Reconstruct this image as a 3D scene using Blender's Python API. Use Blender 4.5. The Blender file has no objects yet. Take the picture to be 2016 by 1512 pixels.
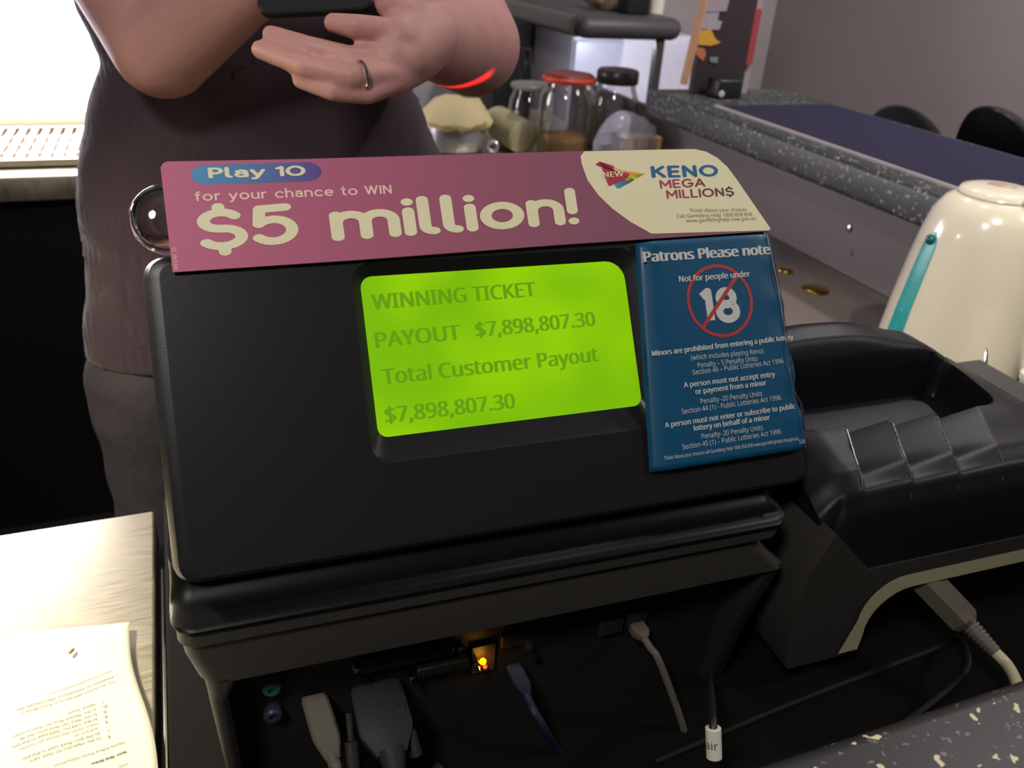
import bpy, bmesh, math, random, os
from mathutils import Vector, Matrix, noise
random.seed(7)
R = math.radians
SC = bpy.context.scene
COL = SC.collection

# ------------------------------------------------------------------ camera
W_PX, H_PX, F_PX = 2016, 1512, 1635.0
YAW, PITCH, ROLL = R(22.53), R(28.33), R(3.82)
CAM = Vector((0, 0, 1.4))
FWD = Vector((math.sin(YAW)*math.cos(PITCH), math.cos(YAW)*math.cos(PITCH), -math.sin(PITCH)))
_r = Vector((math.cos(YAW), -math.sin(YAW), 0)); _u = _r.cross(FWD)
RIGHT = _r*math.cos(ROLL) + _u*math.sin(ROLL)
UP = RIGHT.cross(FWD)
cd = bpy.data.cameras.new('camera'); co = bpy.data.objects.new('camera', cd); COL.objects.link(co)
m = Matrix((RIGHT, UP, -FWD)).transposed().to_4x4(); m.translation = CAM; co.matrix_world = m
cd.sensor_width = 36; cd.lens = 36*F_PX/W_PX; cd.clip_start = .01
cd.dof.use_dof = True; cd.dof.focus_distance = .52; cd.dof.aperture_fstop = 11.0
SC.camera = co
SC.view_settings.view_transform = 'Standard'; SC.view_settings.look = 'None'
SC.view_settings.gamma = 1; SC.view_settings.use_curve_mapping = False
SC.view_settings.exposure = 0.0

def ray(x, y): return RIGHT*((x-1008)/F_PX) - UP*((y-756)/F_PX) + FWD
def on(x, y, p0, n):
    d = ray(x, y); return CAM + d*((p0-CAM).dot(n)/d.dot(n))
def PZ(x, y, z): return on(x, y, Vector((0, 0, z)), Vector((0, 0, 1)))
def PY(x, y, v): return on(x, y, Vector((0, v, 0)), Vector((0, 1, 0)))
def PX(x, y, v): return on(x, y, Vector((v, 0, 0)), Vector((1, 0, 0)))
def PD(x, y, d): return CAM + ray(x, y)*d

# ------------------------------------------------------------------ world and lights
w = bpy.data.worlds.new('world'); SC.world = w; w.use_nodes = True
w.node_tree.nodes['Background'].inputs[0].default_value = (.8, .8, .9, 1)
w.node_tree.nodes['Background'].inputs[1].default_value = .02

def light(name, typ, loc, energy, color=(1, 1, 1), target=None, **kw):
    d = bpy.data.lights.new(name, typ); d.energy = energy; d.color = color
    for k, v in kw.items(): setattr(d, k, v)
    o = bpy.data.objects.new(name, d); COL.objects.link(o); o.location = loc
    if target is not None:
        o.rotation_euler = (Vector(target)-Vector(loc)).to_track_quat('-Z', 'Y').to_euler()
    return o
WARM = (1.0, .98, .93)
light('kettle_fill_spot', 'SPOT', (.30, -.25, 2.45), 68, WARM, (.93, .74, 1.02), spot_size=R(17), spot_blend=.6, shadow_soft_size=.03)  # added narrow spot that only brightens the kettle
light('room_light', 'AREA', (-.6, -.35, 2.4), 14, WARM, (.2, .5, 1.2), shape='DISK', size=.3)
light('room_light.001', 'AREA', (1.9, -.3, 2.5), 8, WARM, (.35, .5, 1.15), shape='DISK', size=.35)
light('ceiling_downlight', 'AREA', (.75, .95, 2.66), 2.5, WARM, (.85, .95, 0), shape='DISK', size=.12)
light('ceiling_downlight.001', 'AREA', (1.0, 1.9, 2.66), 4.5, (.9, .9, 1.0), (1.0, 2.1, 0), shape='DISK', size=.12)
light('ceiling_downlight.002', 'AREA', (1.7, .9, 2.66), 36, (1, .93, .93), (2.6, 1.8, 1.0), shape='DISK', size=.14)
light('fridge_fill_light', 'AREA', (1.31, 2.46, 1.132), 1.3, (.82, .86, 1.0), (1.40, 2.9, .85), shape='RECTANGLE', size=.22, size_y=.03)  # added light without a fixture, brightens the fridge under the shelf
light('bench_lamp', 'SPOT', (-.46, .86, 1.42), 44, (1.0, .90, .66), (-.26, .60, .9), spot_size=R(126), spot_blend=1.0, shadow_soft_size=.05)
sb = light('scanner_beam', 'AREA', (.31, .60, 1.19), .010, (1, .03, .03), PD(893, 152, .84), shape='RECTANGLE', size=.075, size_y=.005, spread=R(4))
sb.rotation_euler = (sb.rotation_euler.to_matrix() @ Matrix.Rotation(R(14), 3, 'Z')).to_euler()

# ------------------------------------------------------------------ helpers
def lin(c):
    out = []
    for v in c:
        v /= 255.0
        out.append(v/12.92 if v <= .04045 else ((v+.055)/1.055)**2.4)
    return tuple(out)+(1,)

def mat(name, col, rough=.5, metal=0.0, spec=.5, var=.08, scale=40, bump=0.0, bscale=200, trans=0.0, alpha=1.0,
        coat=0.0, emit=None, estr=0.0, sheen=0.0):
    M = bpy.data.materials.new(name); M.use_nodes = True
    nt = M.node_tree; b = nt.nodes['Principled BSDF']
    c = lin(col)
    tc = nt.nodes.new('ShaderNodeTexCoord')
    nz = nt.nodes.new('ShaderNodeTexNoise'); nz.inputs['Scale'].default_value = scale; nz.inputs['Detail'].default_value = 4
    nt.links.new(tc.outputs['Object'], nz.inputs['Vector'])
    mx = nt.nodes.new('ShaderNodeMix'); mx.data_type = 'RGBA'
    mx.inputs[6].default_value = tuple(max(0, v*(1-var)) for v in c[:3])+(1,)
    mx.inputs[7].default_value = tuple(min(1, v*(1+var)) for v in c[:3])+(1,)
    nt.links.new(nz.outputs['Fac'], mx.inputs[0]); nt.links.new(mx.outputs[2], b.inputs['Base Color'])
    b.inputs['Roughness'].default_value = rough; b.inputs['Metallic'].default_value = metal
    b.inputs['Specular IOR Level'].default_value = spec
    b.inputs['Transmission Weight'].default_value = trans; b.inputs['Alpha'].default_value = alpha
    b.inputs['Coat Weight'].default_value = coat
    if sheen: b.inputs['Sheen Weight'].default_value = sheen
    if emit:
        b.inputs['Emission Color'].default_value = lin(emit); b.inputs['Emission Strength'].default_value = estr
    if bump:
        n2 = nt.nodes.new('ShaderNodeTexNoise'); n2.inputs['Scale'].default_value = bscale
        nt.links.new(tc.outputs['Object'], n2.inputs['Vector'])
        bp = nt.nodes.new('ShaderNodeBump'); bp.inputs['Strength'].default_value = bump; bp.inputs['Distance'].default_value = .001
        nt.links.new(n2.outputs['Fac'], bp.inputs['Height']); nt.links.new(bp.outputs['Normal'], b.inputs['Normal'])
    return M

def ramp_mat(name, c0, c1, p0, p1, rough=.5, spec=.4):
    """print that fades between two colours from world point p0 to p1"""
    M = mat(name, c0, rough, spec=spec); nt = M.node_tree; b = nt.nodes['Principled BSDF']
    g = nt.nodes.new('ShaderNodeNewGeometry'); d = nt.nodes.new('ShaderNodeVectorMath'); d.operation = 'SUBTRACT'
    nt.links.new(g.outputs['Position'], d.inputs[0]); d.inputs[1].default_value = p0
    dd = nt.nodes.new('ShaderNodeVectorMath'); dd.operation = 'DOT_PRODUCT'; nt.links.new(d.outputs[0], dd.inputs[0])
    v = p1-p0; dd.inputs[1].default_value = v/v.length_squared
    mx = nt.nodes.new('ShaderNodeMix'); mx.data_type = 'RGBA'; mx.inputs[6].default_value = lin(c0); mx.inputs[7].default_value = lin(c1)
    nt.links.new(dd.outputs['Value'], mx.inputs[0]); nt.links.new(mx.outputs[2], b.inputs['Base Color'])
    return M

def speckle_mat(name, base, chip, scale, thr, rough=.35, chip2=None):
    M = mat(name, base, rough); nt = M.node_tree; b = nt.nodes['Principled BSDF']
    tc = nt.nodes.new('ShaderNodeTexCoord')
    nz = nt.nodes.new('ShaderNodeTexNoise'); nz.inputs['Scale'].default_value = scale*1.3; nz.inputs['Detail'].default_value = 2
    nt.links.new(tc.outputs['Object'], nz.inputs['Vector'])
    ad = nt.nodes.new('ShaderNodeMix'); ad.data_type = 'VECTOR'; ad.inputs[0].default_value = .018*(90/scale)
    nt.links.new(tc.outputs['Object'], ad.inputs[4]); nt.links.new(nz.outputs['Color'], ad.inputs[5])
    prev = mx0 = nt.nodes.new('ShaderNodeRGB'); mx0.outputs[0].default_value = lin(base)
    out = mx0.outputs[0]
    for k, (sc, th, cc) in enumerate([(scale, thr, chip), (scale*2.1, thr*.9, chip2 or chip), (scale*.7, thr*.8, chip)]):
        vo = nt.nodes.new('ShaderNodeTexVoronoi'); vo.inputs['Scale'].default_value = sc
        nt.links.new(ad.outputs[1], vo.inputs['Vector'])
        lt = nt.nodes.new('ShaderNodeMath'); lt.operation = 'LESS_THAN'; lt.inputs[1].default_value = th
        nt.links.new(vo.outputs['Distance'], lt.inputs[0])
        sp = nt.nodes.new('ShaderNodeSeparateColor'); nt.links.new(vo.outputs['Color'], sp.inputs[0])
        g2 = nt.nodes.new('ShaderNodeMath'); g2.operation = 'GREATER_THAN'; g2.inputs[1].default_value = .62
        nt.links.new(sp.outputs[0], g2.inputs[0])
        mu = nt.nodes.new('ShaderNodeMath'); mu.operation = 'MULTIPLY'
        nt.links.new(lt.outputs[0], mu.inputs[0]); nt.links.new(g2.outputs[0], mu.inputs[1])
        mx = nt.nodes.new('ShaderNodeMix'); mx.data_type = 'RGBA'; mx.inputs[7].default_value = lin(cc)
        nt.links.new(mu.outputs[0], mx.inputs[0]); nt.links.new(out, mx.inputs[6]); out = mx.outputs[2]
    nt.links.new(out, b.inputs['Base Color'])
    return M

def steel_mat(name, col=(206, 199, 174), rough=.32, sx=45, sy=420):
    M = mat(name, col, rough, metal=1.0, var=.12, scale=14); nt = M.node_tree; b = nt.nodes['Principled BSDF']
    tc = nt.nodes.new('ShaderNodeTexCoord'); mp = nt.nodes.new('ShaderNodeMapping')
    mp.inputs['Scale'].default_value = (sx, sy, 20); mp.inputs['Rotation'].default_value = (0, 0, .5)
    nt.links.new(tc.outputs['Object'], mp.inputs['Vector'])
    nz = nt.nodes.new('ShaderNodeTexNoise'); nz.inputs['Scale'].default_value = 1.0; nz.inputs['Detail'].default_value = 6
    nt.links.new(mp.outputs[0], nz.inputs['Vector'])
    rm = nt.nodes.new('ShaderNodeMapRange'); rm.inputs['To Min'].default_value = rough*.7; rm.inputs['To Max'].default_value = rough*1.45
    nt.links.new(nz.outputs['Fac'], rm.inputs['Value']); nt.links.new(rm.outputs[0], b.inputs['Roughness'])
    bp = nt.nodes.new('ShaderNodeBump'); bp.inputs['Strength'].default_value = .10; bp.inputs['Distance'].default_value = .0004
    nt.links.new(nz.outputs['Fac'], bp.inputs['Height']); nt.links.new(bp.outputs['Normal'], b.inputs['Normal'])
    return M

ROOTLOC = {}
class MB:
    def __init__(s): s.v = []; s.f = []; s.m = []
    def add(s, verts, faces, mi=0):
        o = len(s.v); s.v += [Vector(p) for p in verts]
        for f in faces: s.f.append([i+o for i in f]); s.m.append(mi)
        return s
    def box(s, lo, hi, mi=0, rot=None, bev=0.0):
        lo, hi = Vector(lo), Vector(hi); c = (lo+hi)/2; h = (hi-lo)/2
        if bev <= 0:
            P = [(-1,-1,-1),(1,-1,-1),(1,1,-1),(-1,1,-1),(-1,-1,1),(1,-1,1),(1,1,1),(-1,1,1)]
            P = [Vector((p[0]*h.x, p[1]*h.y, p[2]*h.z)) for p in P]
            F = [(0,3,2,1),(4,5,6,7),(0,1,5,4),(1,2,6,5),(2,3,7,6),(3,0,4,7)]
        else:
            bm = bmesh.new(); bmesh.ops.create_cube(bm, size=1)
            for q in bm.verts: q.co = Vector((q.co.x*2*h.x, q.co.y*2*h.y, q.co.z*2*h.z))
            bmesh.ops.bevel(bm, geom=bm.edges[:], offset=bev, segments=3, profile=.5, affect='EDGES')
            bm.verts.index_update(); P = [q.co.copy() for q in bm.verts]; F = [[q.index for q in f.verts] for f in bm.faces]; bm.free()
        if rot is not None: P = [rot @ p for p in P]
        return s.add([p+c for p in P], F, mi)
    def loft(s, loops, mi=0, cap0=True, cap1=True, closed=True):
        n = len(loops[0]); V = [p for l in loops for p in l]; F = []
        for k in range(len(loops)-1):
            for i in range(n if closed else n-1):
                j = (i+1) % n
                F.append((k*n+i, k*n+j, (k+1)*n+j, (k+1)*n+i))
        if cap0: F.append(tuple(range(n))[::-1])
        if cap1: F.append(tuple((len(loops)-1)*n+i for i in range(n)))
        return s.add(V, F, mi)
    def tube(s, pts, r, n=12, mi=0, caps=True):
        pts = [Vector(p) for p in pts]; rs = r if isinstance(r, (list, tuple)) else [r]*len(pts)
        loops = []; ref = None
        for i, p in enumerate(pts):
            t = (pts[min(i+1, len(pts)-1)]-pts[max(i-1, 0)]).normalized()
            if ref is None:
                ref = Vector((0, 0, 1)) if abs(t.z) < .9 else Vector((1, 0, 0))
            a = (ref - t*ref.dot(t)).normalized(); ref = a; b = t.cross(a)
            loops.append([p+(a*math.cos(2*math.pi*k/n)+b*math.sin(2*math.pi*k/n))*rs[i] for k in range(n)])
        return s.loft(loops, mi, caps, caps)
    def lathe(s, prof, c, ax=(0, 0, 1), n=32, mi=0, sx=1.0, sy=1.0, caps=True):
        ax = Vector(ax).normalized(); q = Vector((0, 0, 1)).rotation_difference(ax); c = Vector(c)
        loops = [[c + q @ Vector((r*sx*math.cos(2*math.pi*k/n), r*sy*math.sin(2*math.pi*k/n), z)) for k in range(n)] for r, z in prof]
        return s.loft(loops, mi, caps, caps)
    def ball(s, c, r, n=16, mi=0, rot=None):
        rr = Vector(r) if isinstance(r, (list, tuple, Vector)) else Vector((r, r, r)); c = Vector(c); loops = []
        for i in range(1, n):
            a = math.pi*i/n - math.pi/2
            L = []
            for k in range(2*n):
                p = Vector((rr.x*math.cos(a)*math.cos(math.pi*k/n), rr.y*math.cos(a)*math.sin(math.pi*k/n), rr.z*math.sin(a)))
                L.append(c+(rot @ p if rot is not None else p))
            loops.append(L)
        return s.loft(loops, mi)
    def chain(s, pts, rs, n=28):
        """tapered limb: closed cone pieces with a ball at every joint"""
        pts = [Vector(p) for p in pts]
        for p, r in zip(pts, rs): s.ball(p, r, 14)
        for a, b, ra, rb in zip(pts, pts[1:], rs, rs[1:]): s.tube([a, b], [ra, rb], n)
        return s
    def prism(s, outline, vec, mi=0):
        outline = [Vector(p) for p in outline]; vec = Vector(vec)
        return s.loft([outline, [p+vec for p in outline]], mi)
    def build(s, name, mats, parent=None, smooth=35, loc=None):
        me = bpy.data.meshes.new(name)
        base = ROOTLOC[parent.name] if parent is not None else (Vector(loc) if loc is not None else None)
        if base is None:
            xs = [p.x for p in s.v]; ys = [p.y for p in s.v]; zs = [p.z for p in s.v]
            base = Vector(((min(xs)+max(xs))/2, (min(ys)+max(ys))/2, min(zs)))
        me.from_pydata([p-base for p in s.v], [], s.f)
        if not isinstance(mats, (list, tuple)): mats = [mats]
        for q in mats: me.materials.append(q)
        me.polygons.foreach_set('material_index', s.m)
        bm = bmesh.new(); bm.from_mesh(me); bmesh.ops.recalc_face_normals(bm, faces=bm.faces[:]) if smooth is not None else None
        bm.to_mesh(me); bm.free()
        if smooth:
            me.polygons.foreach_set('use_smooth', [True]*len(me.polygons)); me.set_sharp_from_angle(angle=R(smooth))
        me.update()
        o = bpy.data.objects.new(name, me); COL.objects.link(o)
        if parent is not None:
            o.parent = parent; ROOTLOC[o.name] = base
        else:
            o.location = base; ROOTLOC[o.name] = base
        return o

def tag(o, label, cat, group=None):
    o['label'] = label; o['category'] = cat
    if group: o['group'] = group
    return o
def thing(name, loc, label, cat, group=None):
    o = bpy.data.objects.new(name, None); COL.objects.link(o); o.location = loc; ROOTLOC[o.name] = Vector(loc)
    o.empty_display_size = .05
    return tag(o, label, cat, group)
def structure(o): o['kind'] = 'structure'; return o
def plabel(o, l): o['label'] = l; return o

def remeshed(mb, name, mats, voxel, parent=None, loc=None, it=4, fn=None):
    """turns overlapping closed pieces into one continuous skin"""
    tmp = mb.build('tmp', mats if isinstance(mats, list) else [mats], None, smooth=0, loc=(0, 0, 0))
    md = tmp.modifiers.new('r', 'REMESH'); md.mode = 'VOXEL'; md.voxel_size = voxel; md.use_smooth_shade = True
    ms = tmp.modifiers.new('s', 'SMOOTH'); ms.factor = .5; ms.iterations = it
    dg = bpy.context.evaluated_depsgraph_get(); dg.update()
    me = bpy.data.meshes.new_from_object(tmp.evaluated_get(dg))
    bpy.data.objects.remove(tmp)
    base = ROOTLOC[parent.name] if parent is not None else Vector(loc)
    for q in me.vertices:
        p = q.co.copy()
        if fn: p = fn(p, q.normal)
        q.co = p-base
    me.name = name; me.materials.clear()
    for q in (mats if isinstance(mats, list) else [mats]): me.materials.append(q)
    me.polygons.foreach_set('use_smooth', [True]*len(me.polygons))
    me.polygons.foreach_set('material_index', [0]*len(me.polygons))
    me.update()
    o = bpy.data.objects.new(name, me); COL.objects.link(o)
    if parent is not None: o.parent = parent
    else: o.location = base
    ROOTLOC[o.name] = base
    return o

# ---- lettering from the font that ships with Blender
try:
    FONT = bpy.data.fonts.load(os.path.join(bpy.utils.system_resource('DATAFILES'), 'fonts', 'NotoSansHebrew-Regular.woff2'))
except Exception:
    FONT = None
_tc = {}
def glyphs(s):
    if s in _tc: return _tc[s]
    c = bpy.data.curves.new('t', 'FONT'); c.body = s; c.size = 1; c.resolution_u = 4
    if FONT: c.font = FONT
    o = bpy.data.objects.new('t', c); COL.objects.link(o)
    dg = bpy.context.evaluated_depsgraph_get(); dg.update()
    me = bpy.data.meshes.new_from_object(o.evaluated_get(dg))
    r = ([v.co.copy() for v in me.vertices], [list(p.vertices) for p in me.polygons])
    bpy.data.objects.remove(o); bpy.data.curves.remove(c); bpy.data.meshes.remove(me)
    _tc[s] = r; return r
BS = 1.0
def text_on(mb, s, p0, p1, up, cap=None, bold=0.0, mi=0):
    """lays the words s flat with the baseline from p0 to p1; cap = capital height in metres"""
    V, F = glyphs(s); x0 = min(v.x for v in V); x1 = max(v.x for v in V)
    d = p1-p0; k = d.length/(x1-x0); d.normalize(); up = (up-d*up.dot(d)).normalized()
    ky = k if cap is None else cap/max(v.y for v in glyphs('H')[0])
    for j in ([0] if not bold else [-1, -.5, 0, .5, 1]):
        mb.add([p0 + d*((v.x-x0)*k + j*bold*BS*ky) + up*(v.y*ky) + d.cross(up)*(4e-6*(j+1)) for v in V], F, mi)

# ---- rounded stroke lettering for the printed headline
def A(cx, cy, rx, ry, a0, a1, n=18):
    return [(cx+rx*math.cos(R(a0+(a1-a0)*i/n)), cy+ry*math.sin(R(a0+(a1-a0)*i/n))) for i in range(n+1)]
H_ = .7
STROKES = {
 '$': (.68, [A(.34,.76,.30,.24,28,270)+A(.34,.26,.34,.26,90,-152), [(.34,1.0),(.34,1.17)], [(.34,0),(.34,-.17)]]),
 '5': (.66, [[(.58,1),(.10,1),(.05,.55)]+A(.30,.33,.35,.33,135,-145)]),
 'm': (1.10, [[(0,0),(0,H_)], [(0,H_-.26)]+A(.275,H_-.26,.275,.26,180,0)+[(.55,0)], [(.55,H_-.26)]+A(.825,H_-.26,.275,.26,180,0)+[(1.1,0)]]),
 'i': (0, [[(0,0),(0,H_)], [(0,1.0),(0,1.001)]]),
 'l': (.17, [[(0,1.05),(0,.17)]+A(.17,.17,.17,.17,180,270)]),
 'o': (.70, [A(.35,.35,.35,.35,0,360,36)]),
 'n': (.58, [[(0,0),(0,H_)], [(0,H_-.28)]+A(.29,H_-.28,.29,.28,180,0)+[(.58,0)]]),
 '!': (0, [[(0,1.05),(0,.36)], [(0,.0),(0,.001)]]),
 'P': (.55, [[(0,0),(0,1),(.28,1)]+A(.28,.72,.28,.28,90,-90)+[(0,.44)]]),
 'a': (.52, [A(.27,H_-.22,.25,.22,160,0)+[(.52,0)], A(.26,.2,.26,.2,0,360,24)]),
 'y': (.6, [[(0,H_),(.30,.02)], [(.6,H_),(.24,-.16)]+[(.16,-.26),(.04,-.27)]]),
 '1': (.24, [[(0,.84),(.24,1),(.24,0)]]),
 '0': (.86, [A(.43,.5,.43,.5,0,360,36)]),
 'f': (.34, [[(.14,0),(.14,.82)]+A(.32,.84,.18,.18,180,80), [(0,H_),(.32,H_)]]),
 'r': (.34, [[(0,0),(0,H_)], [(0,H_-.28)]+A(.30,H_-.30,.30,.30,180,85)]),
 'u': (.56, [[(0,H_),(0,.28)]+A(.28,.28,.28,.28,180,360)+[(.56,H_)], [(.56,.3),(.56,0)]]),
 'c': (.6, [A(.35,.35,.35,.35,45,315)]),
 'h': (.56, [[(0,0),(0,1.05)], [(0,H_-.28)]+A(.28,H_-.28,.28,.28,180,0)+[(.56,0)]]),
 'e': (.68, [[(0,.37),(.68,.37)]+A(.34,.35,.34,.35,3,312)]),
 't': (.34, [[(.13,1),(.13,.18)]+A(.31,.18,.18,.18,180,280), [(0,H_),(.32,H_)]]),
 'W': (1.1, [[(0,1),(.28,0),(.55,1),(.82,0),(1.1,1)]]),
 'I': (0, [[(0,0),(0,1)]]),
 'N': (.66, [[(0,0),(0,1),(.66,0),(.66,1)]]),
 'K': (.62, [[(0,0),(0,1)], [(.60,1),(.06,.47)], [(.2,.60),(.62,0)]]),
 'E': (.52, [[(.52,1),(0,1),(0,0),(.52,0)], [(0,.5),(.46,.5)]]),
 'O': (.95, [A(.475,.5,.475,.5,0,360,36)]),
 'M': (.86, [[(0,0),(0,1),(.43,.28),(.86,1),(.86,0)]]),
 'G': (.88, [A(.46,.5,.46,.5,48,355)+[(.92,.46),(.55,.46)]]),
 'A': (.8, [[(0,0),(.4,1),(.8,0)], [(.15,.3),(.65,.3)]]),
 'L': (.48, [[(0,1),(0,0),(.48,0)]]),
 '8': (.62, [A(.31,.74,.25,.24,0,360,32), A(.31,.26,.31,.27,0,360,32)]),
}
def stroke_layout(s, w, gap, space):
    x = 0; out = []
    for ch in s:
        if ch == ' ': x += space; continue
        adv, st = STROKES[ch]
        out.append([[(x+px, py) for px, py in pl] for pl in st]); x += adv+gap+w
    return out, x-gap-w
def strokes_on(mb, s, p0, p1, up, cap, w=.2, gap=.12, space=.5, mi=0, roundcap=True):
    """p0..p1 baseline ends of the stroke centre lines, cap = capital height in metres, w = stroke width / capital height"""
    L, tot = stroke_layout(s, w, gap, space)
    d = p1-p0; kx = d.length/max(tot, 1e-6); d.normalize(); up = (up-d*up.dot(d)).normalized()
    hw = w/2; nrm = d.cross(up); lay = 0
    def put(q):
        nonlocal lay
        lay += 1; lf = nrm*(2.5e-6*(lay % 40))
        mb.add([p0+d*(x*kx)+up*(y*cap)+lf for x, y in q], [tuple(range(len(q)))], mi)
    for g in L:
        for pl in g:
            for (ax, ay), (bx, by) in zip(pl, pl[1:]):
                l = math.hypot(bx-ax, by-ay)
                if l < 1e-9: continue
                nx_, ny_ = -(by-ay)/l*hw, (bx-ax)/l*hw
                put([(ax-nx_, ay-ny_), (bx-nx_, by-ny_), (bx+nx_, by+ny_), (ax+nx_, ay+ny_)])
            for x, y in (pl if roundcap else pl[1:-1]):
                put([(x+hw*math.cos(2*math.pi*k/16), y+hw*math.sin(2*math.pi*k/16)) for k in range(16)])

# ------------------------------------------------------------------ materials
M_wall = mat('painted_wall', (150, 139, 138), .85, bump=.15, bscale=120, scale=3)
M_wall_l = mat('pale_painted_wall', (176, 168, 168), .85, scale=3)
M_floor = mat('dark_vinyl', (22, 20, 20), .7, scale=6)
M_ceil = mat('ceiling_paint', (120, 116, 112), .9, scale=3)
M_black = mat('black_laminate', (20, 18, 18), .55, scale=20, spec=.2)
M_counter = mat('dull_black_worktop', (15, 14, 13), .75, scale=20, spec=.08)
M_blackplastic = mat('black_textured_plastic', (25, 25, 29), .45, bump=.12, bscale=900, spec=.45)
M_blackgloss = mat('black_gloss_plastic', (17, 17, 20), .3, bump=.03, bscale=600)
M_facecover = mat('black_face_plastic', (26, 25, 28), .36, bump=.05, bscale=1100, spec=.3)
M_cover = mat('printer_black_plastic', (20, 21, 27), .4, bump=.1, bscale=900, spec=.2)
M_cover_gloss = mat('printer_rib_plastic', (70, 68, 66), .25)
M_grey = mat('dark_grey_plastic', (52, 49, 46), .5, bump=.1, bscale=700)
M_beige = mat('beige_plastic', (176, 170, 138), .4)
M_cavity = mat('dark_metal_panel', (24, 23, 23), .6)
M_steel = steel_mat('brushed_steel', rough=.42)
M_steel_d = steel_mat('scratched_steel', (150, 148, 146), .3)
M_chrome = mat('chrome', (200, 200, 200), .15, metal=1)
M_brass = mat('brass', (150, 112, 50), .3, metal=1)
M_speck = speckle_mat('speckled_laminate', (34, 33, 33), (206, 196, 158), 105, .27, .4, (104, 104, 102))
M_speck_far = speckle_mat('speckled_laminate_edge', (54, 57, 57), (156, 158, 158), 120, .28, .45, (96, 98, 98))
M_runner = mat('navy_bar_runner', (38, 36, 58), .85, scale=300, spec=.2, var=.2)
M_worktop = mat('brown_grey_laminate', (100, 89, 83), .45, scale=8)
M_splash = mat('brushed_splash_panel', (112, 104, 102), .5, scale=10, metal=.2)
M_kettle = mat('cream_gloss_plastic', (226, 214, 190), .22, var=.02, coat=.4)
M_teal = mat('teal_gauge', (44, 160, 156), .25)
M_teal_d = mat('dark_teal', (20, 96, 96), .3)
M_lidgrey = mat('grey_button', (178, 172, 160), .35)
M_pink = mat('dull_pink_light', (168, 140, 126), .35)
M_white = mat('white_plastic', (225, 220, 205), .4)
M_skin = mat('skin', (190, 138, 132), .55, var=.15, scale=25, bump=.2, bscale=180)
M_shirt = mat('plum_black_tshirt', (60, 43, 52), .9, scale=60, sheen=.2, bump=.2, bscale=900)
M_trouser = mat('charcoal_trousers', (58, 52, 56), .9, scale=60, bump=.2, bscale=900)
M_hair = mat('brown_hair', (46, 34, 28), .6)
M_paper = mat('white_paper', (226, 224, 200), .7, var=.02)
M_ink = mat('grey_print', (74, 71, 66), .7)
M_wood = mat('pine_stick', (196, 150, 118), .6, scale=30, var=.15)
M_glass = mat('jar_glass', (250, 250, 250), .02, trans=1.0)
M_clear = mat('clear_acrylic', (250, 250, 250), .03, trans=1.0)
M_red_seal = mat('orange_red_seal', (200, 70, 46), .4)
M_darklid = mat('smoked_lid', (60, 50, 52), .3)
M_nuts = mat('brown_nuts', (176, 136, 84), .7, scale=90, var=.5, bump=1, bscale=160)
M_cream = mat('crumpled_cream_paper', (206, 190, 142), .75, bump=.4, bscale=60)
M_foil = mat('silver_grey_film', (170, 170, 172), .25, metal=.5)
M_creamfilm = mat('cream_plastic_film', (176, 168, 132), .25)
M_bread = mat('toast_bread', (212, 178, 134), .8, scale=60, var=.25)
M_wire = mat('cream_cable', (180, 172, 138), .45)
M_wire_k = mat('black_cable', (22, 21, 21), .5)
M_wire_b = mat('blue_cable', (11, 20, 44), .55)  # blue kept darker to stand in for shade in the cable bay
M_plug = mat('taupe_plug', (88, 80, 70), .6, bump=.2, bscale=500)  # taupe lowered in place of the shade below the terminal
M_plug_d = mat('charcoal_plug', (27, 25, 24), .65, bump=.2, bscale=500)  # charcoal darkened further, bay shade put into the colour
M_green = mat('mint_socket', (52, 120, 96), .4)
M_amber = mat('amber_led', (255, 170, 20), .4, emit=(255, 150, 0), estr=3.0)
M_amber_d = mat('unlit_amber_led', (190, 110, 70), .3)

# ------------------------------------------------------------------ setting
def slab(name, lo, hi, m, bev=0.0): return structure(MB().box(lo, hi, 0, bev=bev).build(name, m))
slab('floor', (-2.4, -2, -.05), (2.7, 3.5, 0), M_floor)
slab('ceiling', (-2.4, -2, 2.7), (2.7, 3.5, 2.75), M_ceil)
slab('wall_right', (2.6, -2, 0), (2.7, 3.44, 2.7), M_wall)
slab('wall_back', (-2.4, 3.44, 0), (2.7, 3.54, 2.7), M_wall_l)
slab('wall_left', (-2.5, -2, 0), (-2.4, 3.5, 2.7), M_wall)
slab('wall_front', (-2.4, -2.1, 0), (2.7, -2, 2.7), M_wall)

# bar ledge: speckled top, L shaped, rounded nose, on a black front
ZL = 1.10
def nose(a, b, out, z0, z1, r, inner):
    """ledge length from a to b with a rounded nose towards out (unit vector), reaching inner metres back"""
    a, b, out = Vector(a), Vector(b), Vector(out)
    prof = [(-inner, z0), (-inner, z1)] + [(-r+r*math.sin(R(t)), z1-r+r*math.cos(R(t))) for t in range(0, 91, 15)] + \
           [(-r+r*math.cos(R(t)), z0+r-r*math.sin(R(t))) for t in range(0, 91, 15)]
    return [[Vector((p.x, p.y, 0))+out*u+Vector((0, 0, z)) for u, z in prof] for p in (a, b)]
led = thing('bar_ledge', (1.25, .9, 1.03), 'raised speckled bar ledge turning from the near edge to the right side', 'bar counter')
MB().loft(nose((1.045, .175, 0), (1.045, 1.80, 0), (-1, 0, 0), 1.04, ZL, .012, .375)).build('top', M_speck_far, led)
plabel(MB().loft(nose((-.9, .175, 0), (1.045, .175, 0), (0, 1, 0), 1.04, ZL, .008, .14)).build('top', M_speck, led), 'near run with cream chips')
MB().box((1.045, .035, 1.04), (1.42, .175, ZL)).build('corner_panel', M_speck_far, led)
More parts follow.
